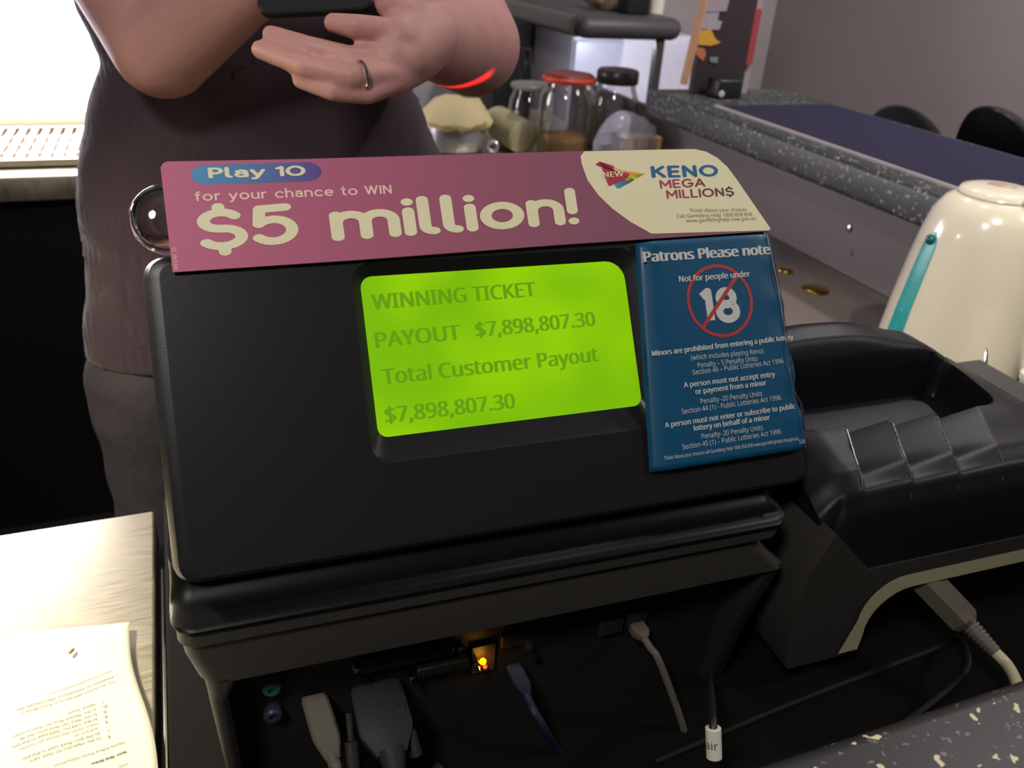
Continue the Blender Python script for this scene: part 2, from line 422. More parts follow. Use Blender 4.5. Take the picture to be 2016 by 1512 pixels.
MB().box((1.16, .06, 0), (1.36, 1.78, 1.04)).box((-.9, .06, 0), (1.16, .13, 1.04)).build('front_panel', M_black, led)
rn = MB().box((1.090, .18, ZL), (1.395, 1.58, ZL+.004)).build('bar_runner', M_runner)
tag(rn, 'dark navy bar runner lying along the right bar ledge', 'bar runner')
MB().box((1.085, .18, ZL), (1.090, 1.58, ZL+.005)).build('border', mat('pale_runner_border', (170, 160, 158), .6), rn)
rn2 = MB().box((-.9, .045, ZL), (1.06, .128, ZL+.004)).build('bar_runner', M_runner)
tag(rn2, 'dark bar runner at the very bottom right, on the near ledge', 'bar runner')

# splash panel under the right ledge, with its screws
sp = thing('splash_panel', (1.135, 1.2, .9), 'grey splash panel between worktop and right bar ledge', 'panel')
MB().box((1.128, .20, .88), (1.145, 1.84, 1.039)).box((1.128, 1.84, .88), (1.145, 2.40, 1.035)).build('sheet', M_splash, sp)
pz = PX(1672, 450, 1.127)
MB().lathe([(.002, 0), (.006, 0), (.006, .002), (.003, .003)], pz, (-1, 0, 0), 12).build('screw', M_chrome, sp)
pz = PX(1674, 498, 1.127)
MB().lathe([(.002, 0), (.006, 0), (.006, .001)], pz, (-1, 0, 0), 12).build('screw', M_splash, sp)

# staff-side counters
side = thing('side_counter', (.87, 1.5, 0), 'brown-grey worktop below the splash panel on the right', 'counter')
MB().box((.822, .19, .85), (1.128, 1.955, .88), bev=.004).build('worktop', M_worktop, side)
MB().box((.84, .21, 0), (1.12, 1.95, .85)).build('cabinet', M_black, side)
front = thing('terminal_counter', (.5, .4, 0), 'dark counter the betting terminal stands on', 'counter')
MB().box((-.058, .18, .86), (.82, .725, .90), bev=.003).build('worktop', M_counter, front)
MB().box((-.03, .20, 0), (.815, .69, .86)).build('cabinet', M_black, front)
MB().tube([(-.0595, .16, .897), (-.0595, .62, .897)], .0016, 8).build('edge_trim', M_chrome, front)
bench = thing('steel_bench', (-.45, .45, 0), 'brightly lit scratched steel bench at lower left', 'bench')
MB().box((-.95, .16, .862), (-.066, .706, .90), bev=.002).build('worktop', M_steel, bench)
for x in (-.92, -.12):
    for y in (.19, .66): MB().box((x-.018, y-.018, 0), (x+.018, y+.018, .862)).build('leg', M_steel_d, bench)
MB().box((-.93, .18, .30), (-.09, .68, .32)).build('shelf', M_steel_d, bench)
back = thing('back_counter', (-.1, 2.3, 0), 'steel-topped back counter behind the person', 'counter')
MB().box((-1.5, 1.96, .848), (1.125, 2.62, .90), bev=.003).build('worktop', M_steel, back)
MB().box((-1.5, 2.0, 0), (1.11, 2.6, .848)).build('cabinet', M_black, back)

# drip tray and the bright fitting
dt = thing('drip_tray', (-.42, 2.2, .90), 'perforated steel drip tray on the back counter at far left', 'tray')
mb = MB().box((-.80, 2.03, .90), (-.16, 2.37, .904))
mb.box((-.80, 2.03, .90), (-.79, 2.37, .918)).box((-.17, 2.03, .90), (-.16, 2.37, .918)).box((-.80, 2.03, .90), (-.16, 2.04, .918)).box((-.80, 2.36, .90), (-.16, 2.37, .918))
mb.build('pan', M_steel, dt)
mb = MB()
for i in range(25): mb.box((-.785+.025*i, 2.045, .912), (-.772+.025*i, 2.355, .916))
for y in (2.12, 2.2, 2.28): mb.box((-.79, y-.004, .908), (-.17, y+.004, .912))
mb.build('grille', mat('tray_grille', (190, 170, 158), .4, metal=.6), dt)
lamp = thing('light_fitting', (-.5, 2.46, .90), 'glaring white light fitting standing at upper left behind the person', 'lamp')
MB().box((-.95, 2.455, .90), (-.10, 2.52, 1.55), bev=.01).build('housing', M_white, lamp)
MB().box((-.93, 2.445, .935), (-.12, 2.456, 1.53), bev=.004).build('diffuser', mat('lit_diffuser', (255, 255, 255), .5, emit=(250, 240, 255), estr=16.0), lamp)
# ------------------------------------------------------------------ betting terminal
PSI, TILT = R(-1.97), R(33.28)
XT = Vector((math.cos(PSI), math.sin(PSI), 0)); YT = Vector((-math.sin(PSI), math.cos(PSI), 0)); ZV = Vector((0, 0, 1))
FU = YT*math.sin(TILT)+ZV*math.cos(TILT); FN = XT.cross(FU)
P0 = PD(930, 830, .5)
def fp(a, t, o=0.0): return P0+XT*a+FU*t+FN*o           # point on the tilted face
def F(x, y, o=0.0): return on(x, y, P0+FN*o, FN)         # where a sight line meets the face
def wp(a, b, z): return Vector((P0.x, P0.y, 0))+XT*a+YT*b+ZV*z
def rr(x0, x1, y0, y1, r, n=6):
    out = []
    rs = r if isinstance(r, (list, tuple)) else [r]*4
    for (cx, cy, a0), q in zip([(x1, y0, -90), (x1, y1, 0), (x0, y1, 90), (x0, y0, 180)], rs):
        px = cx-q if cx == x1 else cx+q; py = cy-q if cy == y1 and True else cy+q
        py = (cy-q) if cy == y1 else (cy+q)
        for k in range(n+1): out.append((px+q*math.cos(R(a0+90*k/n)), py+q*math.sin(R(a0+90*k/n))))
    return out
T = thing('betting_terminal', wp(.02, .12, .90), 'black betting terminal with tilted face and lit green display', 'terminal')
# tilted cover with the window cut through it
def fl(a0, a1, t0, t1, r, o): return [fp(a, t, o) for a, t in rr(a0, a1, t0, t1, r)]
cov = MB()
cov.loft([fl(-.166, .226, -.055, .106, .012, -.11), fl(-.1745, .2335, -.068, .111, .012, -.10), fl(-.175, .234, -.069, .112, .012, -.012),
          fl(-.174, .233, -.0685, .1115, .011, -.006), fl(-.171, .2305, -.068, .110, .010, -.0015), fl(-.166, .226, -.066, .107, .008, 0), fl(-.1652, .2252, -.0652, .1065, .008, 0), fl(-.0628, .1243, -.0188, .1013, .0125, 0),
          fl(-.062, .1235, -.018, .1005, [.012, .012, .012, .012], 0), fl(-.0605, .122, -.016, .099, .011, -.0012),
          fl(-.0562, .1168, -.0028, .0935, [.006, .013, .007, .006], -.0062)], 0, True, False)
cov.build('face_cover', M_facecover, T, smooth=30)
scr = MB().loft([fl(-.0562, .1168, -.0028, .0935, [.006, .013, .007, .006], -.0064), fl(-.0562, .1168, -.0028, .0935, [.006, .013, .007, .006], -.0085)])
def screen_mat():
    M = mat('lit_lcd', (20, 26, 8), .35, spec=.12); nt = M.node_tree; b = nt.nodes['Principled BSDF']
    tc = nt.nodes.new('ShaderNodeTexCoord'); nz = nt.nodes.new('ShaderNodeTexNoise'); nz.inputs['Scale'].default_value = 16; nz.inputs['Detail'].default_value = 1
    nt.links.new(tc.outputs['Object'], nz.inputs['Vector'])
    mx = nt.nodes.new('ShaderNodeMix'); mx.data_type = 'RGBA'
    mx.inputs[6].default_value = lin((124, 190, 6)); mx.inputs[7].default_value = lin((150, 210, 4))
    rp = nt.nodes.new('ShaderNodeMapRange'); rp.inputs['From Min'].default_value = .38; rp.inputs['From Max'].default_value = .62
    nt.links.new(nz.outputs['Fac'], rp.inputs['Value']); nt.links.new(rp.outputs[0], mx.inputs[0])
    nt.links.new(mx.outputs[2], b.inputs['Emission Color']); b.inputs['Emission Strength'].default_value = .95
    return M
scr_o = scr.build('display', screen_mat(), T, smooth=0)
plabel(scr_o, 'lit yellow-green display')
lcd = MB(); O_ = -.0061
for s, x0, y0, x1, y1, xc, yc in [('WINNING TICKET', 735, 610, 1055, 583, 728, 576), ('PAYOUT', 742, 685, 907, 668, 738, 654), ('$7,898,807.30', 939, 664, 1172, 641, 933, 635),
                          ('Total Customer Payout', 755, 757, 1178, 711, 748, 729), ('$7,898,807.30', 761, 833, 1014, 803, 757, 802)]:
    a, b = F(x0, y0, O_), F(x1, y1, O_)
    text_on(lcd, s, a, b, FU, cap=.0091, bold=.032)
M_lcdtext = mat('lcd_segments', (16, 24, 6), .4, emit=(98, 154, 10), estr=1.0, spec=.2)
lcd.build('lettering', M_lcdtext, scr_o, smooth=None)
# lower cover: concave black lip under the face
def hl(a0, a1, bf, bb, z, r): return [wp(a, b, z) for a, b in rr(a0, a1, bf, bb, r)]
def bz(t, o): q = fp(0, t, o); return (q-P0).dot(YT), q.z
rows = []
for t, o, a0, a1, r in [(-.060, -.012, -.178, .210, .012), (-.070, -.012, -.178, .210, .012), (-.078, -.011, -.1785, .2105, .012), (-.0845, -.006, -.1785, .211, .013),
                        (-.0885, -.0005, -.179, .2115, .013), (-.0915, .0025, -.179, .2115, .013), (-.0935, .003, -.1785, .211, .013), (-.0955, .002, -.177, .2095, .012)]:
    b, z = bz(t, o); rows.append(hl(a0, a1, b, .20, z, r))
MB().loft(rows[::-1]).build('lower_cover', mat('black_lip_plastic', (14, 14, 16), .36, spec=.14), T, smooth=40)
bL, zL = bz(-.0955, .002)
# grey chassis: two banded steps, left and right uprights, open cable bay between them
ch = MB()
ch.loft([hl(-.176, .208, bL+.001, .20, zL+.001, .011), hl(-.1765, .2055, bL+.0005, .20, zL-.008, .011), hl(-.175, .192, bL+.004, .20, zL-.012, .010),
         hl(-.174, .196, bL+.003, .20, zL-.020, .010), hl(-.169, .212, bL+.002, .20, zL-.036, .009), hl(-.166, .2165, bL+.002, .20, zL-.040, .008)][::-1])
zB = zL-.040
ch.build('chassis', M_grey, T, smooth=40)
lp = MB()
lp.loft([hl(-.166, -.146, bL+.002, .20, zB+.002, .006), hl(-.1655, -.150, bL+.002, .20, zB-.006, .006), hl(-.165, -.1555, bL+.003, .20, zB-.016, .004), hl(-.163, -.1555, bL+.006, .20, zB-.06, .003), hl(-.160, -.1545, bL+.012, .20, .90, .0025)][::-1])
lp.build('side_upright', M_grey, T, smooth=40)
lp = MB()
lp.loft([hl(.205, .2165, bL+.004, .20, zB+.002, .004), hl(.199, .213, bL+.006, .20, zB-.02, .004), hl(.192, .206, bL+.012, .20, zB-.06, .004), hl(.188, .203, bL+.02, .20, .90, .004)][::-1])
lp.build('side_upright', mat('shadow_grey_plastic', (34, 32, 30), .6, spec=.2), T, smooth=40)  # chassis grey darkened in the colour to stand for shade in the bay
bP = bL+.030
MB().add([wp(-.156, bP, .90), wp(.195, bP, .90), wp(.195, bP, zB+.004), wp(-.156, bP, zB+.004), wp(-.156, .20, .90), wp(.195, .20, .90), wp(.195, .20, zB+.004), wp(-.156, .20, zB+.004)],
         [(0,1,2,3), (5,4,7,6), (4,0,3,7), (1,5,6,2), (3,2,6,7), (4,5,1,0)]).build('port_panel', M_cavity, T, smooth=0)
RT = Matrix((XT, YT, ZV)).transposed()
def tbox(mb, a0, a1, b0, b1, z0, z1, mi=0, bev=0.0):
    c = wp((a0+a1)/2, (b0+b1)/2, (z0+z1)/2); h = Vector((a1-a0, b1-b0, z1-z0))/2
    return mb.box(c-h, c+h, mi, rot=RT, bev=bev)
def at_b(x, y, b):
    q = on(x, y, wp(0, b, 0), YT); return (q-P0).dot(XT), q.z
# sockets and screws on the port panel
a, z = at_b(535, 1357, bP-.006); g = MB().lathe([(.0058, -.012), (.0058, 0), (.0045, .0015), (.0025, .0015), (.0025, -.001)], wp(a, bP-.006, z), -YT, 20)
plabel(g.build('mouse_socket', M_green, T), 'mint green round socket')
a, z = at_b(538, 1410, bP-.006); MB().lathe([(.0058, -.012), (.0058, 0), (.0045, .0015), (.0025, .0015), (.0025, -.001)], wp(a, bP-.006, z), -YT, 20).build('keyboard_socket', mat('violet_socket', (54, 48, 66), .4), T)
for (xa, ya, xb, yb), hh in [((715, 1316, 895, 1276), .012), ((822, 1332, 925, 1307), .009)]:
    (a0, z0), (a1, z1) = at_b(xa, ya, bP-.008), at_b(xb, yb, bP-.008); z = (z0+z1)/2
    mb = MB(); tbox(mb, a0, a1, bP-.008, bP+.004, z-hh/2, z+hh/2, 0, .0012)
    s_ = mb.build('serial_port', mat('serial_shell', (58, 54, 50), .35, metal=.7), T)
    for q in (a0-.004, a1+.004):
        MB().lathe([(.0028, -.006), (.0028, .001), (.0014, .001), (.0012, .006), (.0004, .006)], wp(q, bP-.009, z), -YT, 6).build('screw', M_chrome, s_)
    mb = MB()
    for k in range(7): mb.lathe([(.0006, -.002), (.0006, .0015)], wp(a0+(a1-a0)*(k+.8)/7.6, bP-.0082, z), -YT, 6)
    mb.build('pin_row', M_chrome, s_)
a, z = at_b(950, 1300, bP-.004)
mb = MB(); tbox(mb, a-.007, a+.009, bP-.003, bP+.004, z-.012, z+.012)
led_h = mb.build('led_board', mat('led_board', (60, 40, 30), .5), T)
plabel(MB().ball(wp(a, bP-.005, z), .0024, 8).build('status_light', M_amber, led_h), 'glowing amber light')
MB().ball(wp(a-.003, bP-.004, z-.006), .002, 8).build('status_light', M_amber_d, led_h)
MB().ball(wp(a+.002, bP-.004, z-.0065), .002, 8).build('status_light', M_amber_d, led_h)
light('status_light_glow', 'POINT', wp(a, bP-.010, z), .006, (1, .45, .05), shadow_soft_size=.003)
a, z = at_b(1050, 1290, bP-.006)
MB().lathe([(.003, -.008), (.003, .002), (.0015, .002)], wp(a, bP-.006, z), -YT, 10).build('screw', M_chrome, T)
for x0, y0, wd in [(1010, 1262, .016), (1205, 1238, .018), (1255, 1222, .016)]:
    a, z = at_b(x0, y0, bP-.004); mb = MB(); tbox(mb, a-wd/2, a+wd/2, bP-.004, bP+.004, z-.006, z+.006, 0, .001); mb.build('network_socket', mat('socket_grey', (44, 40, 38), .5), T)

# clear tab holding the header sign, at the left end
pc = F(331, 432, -.008)
rot = Matrix((XT, FU, FN)).transposed()
MB().ball(pc, (.0205, .0205, .008), 16, 0, rot).build('clear_tab', M_clear, T)

# ------------------------------------------------------------------ header sign
S_O = .0035
base = F(930, 500, S_O)
sg = thing('header_sign', F(930, 505, S_O), 'magenta card sign reading $5 million above the display', 'sign')
def FS(x, y, o=0.0): return F(x, y, S_O+o)
out = [(340,536),(316,330),(320,322),(328,318),(600,313),(900,304),(1150,297),(1300,294),(1368,293),(1390,298),(1412,310),(1432,328),(1450,352),(1518,450),(1514,455),(1100,482),(700,512)]
M_mag = ramp_mat('magenta_print', (192, 98, 130), (132, 82, 100), FS(330, 420), FS(1250, 400))  # ink fade, with the light falloff from the left put into the colours
M_cream_p = mat('cream_print', (236, 226, 186), .5, var=.01)
M_pinkish = mat('pale_pink_print', (246, 200, 190), .5, var=.01)
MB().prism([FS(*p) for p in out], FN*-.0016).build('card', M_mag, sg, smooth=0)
def flat(pts, m, nm, par, fn, o):
    return MB().add([fn(x, y, o) for x, y in pts], [tuple(range(len(pts)))]).build(nm, m, par, smooth=None)
blob = [(1283,460),(1240,436),(1205,410),(1178,384),(1157,355),(1146,325),(1143,308),(1150,298),(1300,294.5),(1368,293.5),(1390,298.5),(1412,310.5),(1432,328.5),(1450,352.5),(1517,450),(1513,453.5)]
flat(blob, M_cream_p, 'cream_panel', sg, FS, .00008)
def pill(p0, p1, rpx, n=14):
    d = Vector((p1[0]-p0[0], p1[1]-p0[1])); a0 = math.atan2(d.y, d.x)
    L = [(p0[0]+rpx[0]*math.cos(a0+math.pi/2+math.pi*k/n), p0[1]+rpx[1]*math.sin(a0+math.pi/2+math.pi*k/n)) for k in range(n+1)]
    return L+[(p1[0]+rpx[0]*math.cos(a0-math.pi/2+math.pi*k/n), p1[1]+rpx[1]*math.sin(a0-math.pi/2+math.pi*k/n)) for k in range(n+1)]
flat(pill((407, 344), (602, 338), (31, 19)), ramp_mat('blue_violet_print', (70, 146, 196), (94, 70, 140), FS(380, 345), FS(630, 340)), 'pill', sg, FS, .00008)
big = MB(); up_ = FU
cap = (FS(409, 413)-FS(417, 490)).length
strokes_on(big, '$5', FS(404, 488, .00018), FS(580, 471, .00018), up_, cap*.86, w=.23, gap=.06, mi=0)
strokes_on(big, 'million!', FS(666, 467, .00018), FS(1130, 435, .00018), up_, cap*.83, w=.245, gap=.06, mi=0)
strokes_on(big, 'Play 10', FS(415, 349, .00022), FS(598, 344, .00022), up_, (FS(413, 333)-FS(415, 349)).length*1.05, w=.24, gap=.08, space=.45, mi=0)
big.build('headline_lettering', M_cream_p, sg, smooth=None)
sm = MB()
strokes_on(sm, 'for your chance to WIN', FS(386, 395, .00018), FS(770, 380, .00018), up_, (FS(385, 380)-FS(386, 396)).length, w=.19, gap=.14, space=.55)
sm.build('tagline', M_pinkish, sg, smooth=None)
t_ = MB(); text_on(t_, 'MEGAK_16', FS(351, 530, .00018), FS(346, 487, .00018), XT*-1, cap=.0022); t_.build('print_code', M_pinkish, sg, smooth=None)
# arrow badge
lg = MB()
Q = lambda pts: [FS(x, y, .00018) for x, y in pts]
lg.add(Q([(1206,330),(1215,334),(1270,342),(1258,349),(1232,342),(1211,331)]), [tuple(range(6))], 1)
lg.add(Q([(1236,346),(1270,341),(1238,361),(1228,352)]), [(0,1,2,3)], 2)
lg.add(Q([(1208,361),(1243,349),(1248,355),(1219,371),(1214,370)]), [tuple(range(5))], 3)
lg.add([p+FN*.0002 for p in Q([(1180,318),(1172,324),(1185,327),(1206,331),(1211,336),(1240,342),(1236,350),(1201,366),(1197,364)])], [tuple(range(9))], 0)
lg.add([p+FN*.0002 for p in Q([(1180,318),(1206,326),(1211,331),(1185,327)])], [(0,1,2,3)], 0)
lg.build('arrow_badge', [mat('crimson_print', (182, 44, 74), .5), mat('orange_print', (236, 158, 50), .5), mat('lime_print', (190, 196, 50), .5), ramp_mat('blue_print_fade', (70, 150, 200), (70, 50, 110), FS(1212, 368), FS(1245, 352))], sg, smooth=None)
t_ = MB(); text_on(t_, 'NEW', FS(1188, 349, .0008), FS(1228, 347, .0008), up_, cap=.0035, bold=.03); t_.build('badge_lettering', M_cream_p, sg, smooth=None)
t_ = MB(); strokes_on(t_, 'KENO', FS(1287, 348, .00018), FS(1411, 345, .00018), up_, (FS(1280, 331)-FS(1287, 348)).length*1.06, w=.25, gap=.12)
t_.build('keno_lettering', mat('keno_blue_print', (30, 98, 146), .5), sg, smooth=None)
t_ = MB()
hN = (FS(1294, 355)-FS(1301, 369)).length
strokes_on(t_, 'MEGA', FS(1302, 370, .00018), FS(1387, 366, .00018), up_, hN*.95, w=.2, gap=.12)
strokes_on(t_, 'MILLION$', FS(1315, 390, .00018), FS(1444, 384, .00018), up_, hN*.95, w=.2, gap=.12)
t_.build('mega_millions_lettering', ramp_mat('maroon_print', (176, 62, 92), (80, 50, 62), FS(1300, 380), FS(1440, 380)), sg, smooth=None)
t_ = MB()
for s, x0, y0, x1, y1 in [('Think! About your choices.', 1358, 418, 1472, 416), ('Call Gambling Help 1800 858 858', 1333, 429, 1481, 425), ('www.gamblinghelp.nsw.gov.au', 1351, 438, 1488, 433)]:
    text_on(t_, s, FS(x0, y0, .00018), FS(x1, y1, .00018), up_, cap=.0024)
t_.build('small_print', M_ink, sg, smooth=None)

# ------------------------------------------------------------------ under-18 notice
N_O = .0060
nt_ = thing('age_notice', F(1430, 690, N_O), 'blue under-18 notice in a clear wavy sleeve, right of the display', 'notice')
def FNo(x, y, o=0.0): return F(x, y, N_O+o)
a0, t0 = -.0, 0
cn = [FNo(1256, 477), FNo(1514, 460), FNo(1588, 882), FNo(1285, 930)]
def quad(c, u, v): return (c[0]*(1-u)+c[1]*u)*(1-v)+(c[3]*(1-u)+c[2]*u)*v
G = []; nu, nv = 24, 40
for j in range(nv+1):
    for i in range(nu+1):
        u, v = i/nu, j/nv; p = quad(cn, u, v)
        wv = -.0012*max(0, (u-.86)/.14)*abs(math.sin(v*17+1))-.0046*(max(0, (.13-u)/.13)**1.5)
        ed = .0016*max(0, (u-.9)/.1)*math.sin(v*23)
        G.append(p+FN*wv+XT*ed)
mb = MB().add(G, [(j*(nu+1)+i, j*(nu+1)+i+1, (j+1)*(nu+1)+i+1, (j+1)*(nu+1)+i) for j in range(nv) for i in range(nu)])
M_blue = mat('blue_notice_print', (14, 74, 108), .42, coat=.08, spec=.25, var=.05)
pan = mb.build('sheet', M_blue, nt_, smooth=80)
sd = pan.modifiers.new('thick', 'SOLIDIFY'); sd.thickness = .0008; sd.offset = 1
mb = MB()
for tt in (1,):
    E0 = [FNo(1512, 462, .0012), FNo(1533, 560, .0022), FNo(1545, 640, .001), FNo(1556, 715, .0026), FNo(1563, 770, .001), FNo(1578, 795, .003), FNo(1587, 880, .001)]
mb.tube(E0, .0007, 6)
mb.build('sleeve_trim', M_clear, nt_); mb = MB()
mb.tube([FNo(1258, 478, -.0038), FNo(1266, 600, -.0038), FNo(1272, 735, -.003), FNo(1279, 800, -.0038), FNo(1285, 928, -.0038)], .0005, 6)
mb.build('sleeve_trim', M_clear, nt_)
MW = mat('white_notice_print', (196, 194, 190), .4, var=.01)
t_ = MB(); O3 = .0011
def nl(s, x0, y0, x1, y1, cap, bold): text_on(t_, s, FNo(x0, y0, O3), FNo(x1, y1, O3), FU, cap=cap*.9, bold=bold)
nl('Patrons Please note', 1269, 516, 1516, 500, .0075, .055)
nl('Not for people under', 1338, 555, 1477, 544, .0043, .03)
nl('Minors are prohibited from entering a public lottery', 1285, 701, 1562, 668, .0037, .035)
nl('(which includes playing Keno)', 1361, 709, 1503, 695, .0035, 0)
nl('Penalty – 5 Penalty Units', 1374, 724, 1492, 710, .0036, 0)
nl('Section 46 – Public Lotteries Act 1996', 1364, 738, 1543, 715, .0036, 0)
nl('A person must not accept entry', 1347, 763, 1526, 741, .0037, .03)
nl('or payment from a minor', 1370, 776, 1509, 758, .0037, .03)
nl('Penalty -20 Penalty Units', 1380, 795, 1501, 779, .0036, 0)
nl('Section 44 (1) - Public Lotteries Act 1996', 1343, 815, 1538, 787, .0036, 0)
nl('A person must not enter or subscribe to public', 1310, 842, 1566, 804, .0037, .03)
nl('lottery on behalf of a minor', 1367, 848, 1516, 826, .0037, .03)
nl('Penalty- 20 Penalty Units', 1382, 864, 1502, 846, .0036, 0)
nl('Section 45 (1) – Public Lotteries Act 1996', 1344, 885, 1538, 854, .0036, 0)
nl('Think! About your choices call Gambling Help 1800 858 858 www.gamblinghelp.nsw.gov.au', 1308, 906, 1572, 866, .0026, 0)
nl('530', 1574, 874, 1586, 872, .003, 0)
t_.build('lettering', MW, nt_, smooth=None)
t_ = MB(); c18 = (FNo(1372, 566)-FNo(1384, 633)).length
strokes_on(t_, '18', FNo(1388, 632, O3-.0002), FNo(1452, 626, O3-.0002), FU, c18*.84, w=.27, gap=.06, roundcap=False)
t_.build('number', MW, nt_, smooth=None)
t_ = MB(); cen = FNo(1418, 592, O3-.00008); ra = (FNo(1481, 588)-FNo(1356, 594)).length/2; rb = (FNo(1410, 523)-FNo(1428, 662)).length/2
n = 60; dxx = (FNo(1481, 588)-FNo(1356, 594)).normalized(); dyy = (FNo(1410, 523)-FNo(1428, 662)).normalized()
t_.loft([[cen+dxx*(q*ra*math.cos(2*math.pi*k/n))+dyy*(q*rb*math.sin(2*math.pi*k/n)) for k in range(n)] for q in (.94, 1.03)], 0, False, False)
pa, pb = FNo(1384, 645, O3-.00006), FNo(1452, 541, O3-.00006); dn = (pb-pa).normalized().cross(FN)*.0013
t_.add([pa-dn, pb-dn, pb+dn, pa+dn], [(0,1,2,3)])
t_.build('prohibition_ring', mat('red_notice_print', (176, 42, 52), .45), nt_, smooth=None)

# ------------------------------------------------------------------ plugs and cables at the back of the terminal
def plug(name, x, y, dirv, L, wd, th, m, label, cat, tail, rcab, mc, group=None, strain=True, bev=.002):
    """plug pushed into the port panel, its cable running on"""
    a, z = at_b(x, y, bP-.002); p = wp(a, bP-.001, z); d = Vector(dirv).normalized()
    o = thing(name, p, label, cat, group)
    sd_ = XT; n_ = d.cross(sd_).normalized()
    def ring(q, k, hh): return [p+d*q+sd_*(wd/2*k*c)+n_*(hh/2*e) for c, e in [(-1,-.7),(-.8,-1),(.8,-1),(1,-.7),(1,.7),(.8,1),(-.8,1),(-1,.7)]]
    MB().loft([ring(0, .82, th*.8), ring(.003, .95, th), ring(L*.62, 1, th), ring(L*.72, .95, th), ring(L, .55, th*.7)]).build('plug_body', m, o)
    q = p+d*L
    pts = [q-d*.004, q+d*.008]+[Vector(t) for t in tail]
    sp_ = bez(pts, 28)
    MB().tube(sp_, rcab, 10).build('cable', mc, o)
    if strain: MB().tube([q-d*.003, q+d*.006, q+d*.014], [wd*.27, wd*.22, rcab*1.15], 12).build('strain_relief', m, o)
    return o
def bez(pts, n):
    """smooth run through the points"""
    P = [Vector(p) for p in pts]; P = [P[0]*2-P[1]]+P+[P[-1]*2-P[-2]]; out = []
    k = len(P)-3
    for i in range(k):
        for j in range(n//k+1):
            t = j/(n//k+1); a, b, c, d = P[i:i+4]
            out.append(.5*((2*b)+(c-a)*t+(2*a-5*b+4*c-d)*t*t+(3*b-a-3*c+d)*t**3))
    return out+[P[-2]]
def tq(x, y, b): return on(x, y, wp(0, b, 0), YT)
plug('usb_plug', 617, 1372, tq(660, 1500, bL-.006)-tq(620, 1372, bP-.002), .040, .017, .009, M_plug, 'taupe plug in the terminal, left of the wide charcoal plug', 'plug', [wp(-.105, bL-.02, .925), wp(-.11, bL-.01, .906), wp(-.13, bL+.01, .904)], .0035, M_plug, None)
plug('serial_plug', 738, 1350, tq(770, 1480, bL-.012)-tq(738, 1350, bP-.002), .046, .034, .012, M_plug_d, 'wide charcoal serial plug with thumbscrews beside the taupe plug', 'plug', [wp(-.062, bL-.03, .925), wp(-.06, bL-.03, .908), wp(-.03, bL+.0, .9055)], .0045, M_plug_d, None)
p_ = bpy.data.objects['serial_plug']; 
for sgn in (-1, 1):
    pa = tq(738+sgn*52, 1395-sgn*9, bL+.010); pb = tq(758+sgn*62, 1500-sgn*12, bL-.012)
    MB().tube([pa, pa.lerp(pb, .5), pa.lerp(pb, .52), pb], [.002, .002, .0042, .0042], 10).build('thumbscrew', M_plug_d, p_)
plug('network_cable', 1010, 1310, tq(1060, 1420, bL)-tq(1010, 1310, bP), .022, .012, .008, M_wire_b, 'dark blue network cable dropping below the amber light', 'cable', [tq(1075, 1440, bL-.005), tq(1120, 1510, bL-.012), wp(.066, bL-.06, .904), wp(.066, bL-.12, .9035)], .003, M_wire_b, None)
plug('white_cable', 1250, 1228, tq(1272, 1262, bL+.015)-tq(1250, 1228, bP), .014, .012, .008, M_plug, 'thin pale cable hanging from the right end of the terminal sockets', 'cable', [tq(1297, 1300, bL), tq(1335, 1400, bL-.012), tq(1368, 1492, bL-.024), wp(.155, bL-.075, .9035), wp(.15, bL-.12, .903)], .0026, mat('pale_grey_cable', (98, 92, 84), .5), None, False)  # pale cable greyed down, shade of the bay is in its colour
# cable with the white sleeve that shows air
o_ = thing('labelled_cable', wp(.17, bL-.05, .902), 'black cable in a white sleeve lettered air, above the near ledge', 'cable')
A1, A2 = PY(1404, 1432, .27), PY(1406, 1492, .262)
pts = bez([PY(1396, 1330, .34), PY(1402, 1400, .285), A1, A2, A2+(A2-A1)*.3, Vector((A2.x+.004, .25, .9035)), Vector((A2.x+.02, .215, .903))], 30)
MB().tube(pts, .0026, 10).build('cable', M_wire_k, o_)
dA = (A2-A1)
sl = MB().tube([A1, A1+dA*.02, A1+dA*.98, A2], [.0044, .0048, .0048, .0044], 20).build('sleeve', M_white, o_)
mb = MB(); up2 = -dA.normalized(); vw = (CAM-A1).normalized(); sdv = up2.cross(vw).normalized(); vw2 = sdv.cross(up2)
ctr = A1+dA*.62
V_, F_ = glyphs('air')
x0 = min(v.x for v in V_)
for v in V_: pass
def cyl(v, r=.0050, k=.0088):
    ang = (v.x-x0)*k/r-1.15
    return ctr+up2*(v.y*k)+(sdv*math.sin(ang)-vw2*(-1)*math.cos(ang))*r
mb.add([cyl(v) for v in V_], F_); mb.build('sleeve_lettering', mat('black_ink', (24, 24, 24), .6), sl, smooth=None)
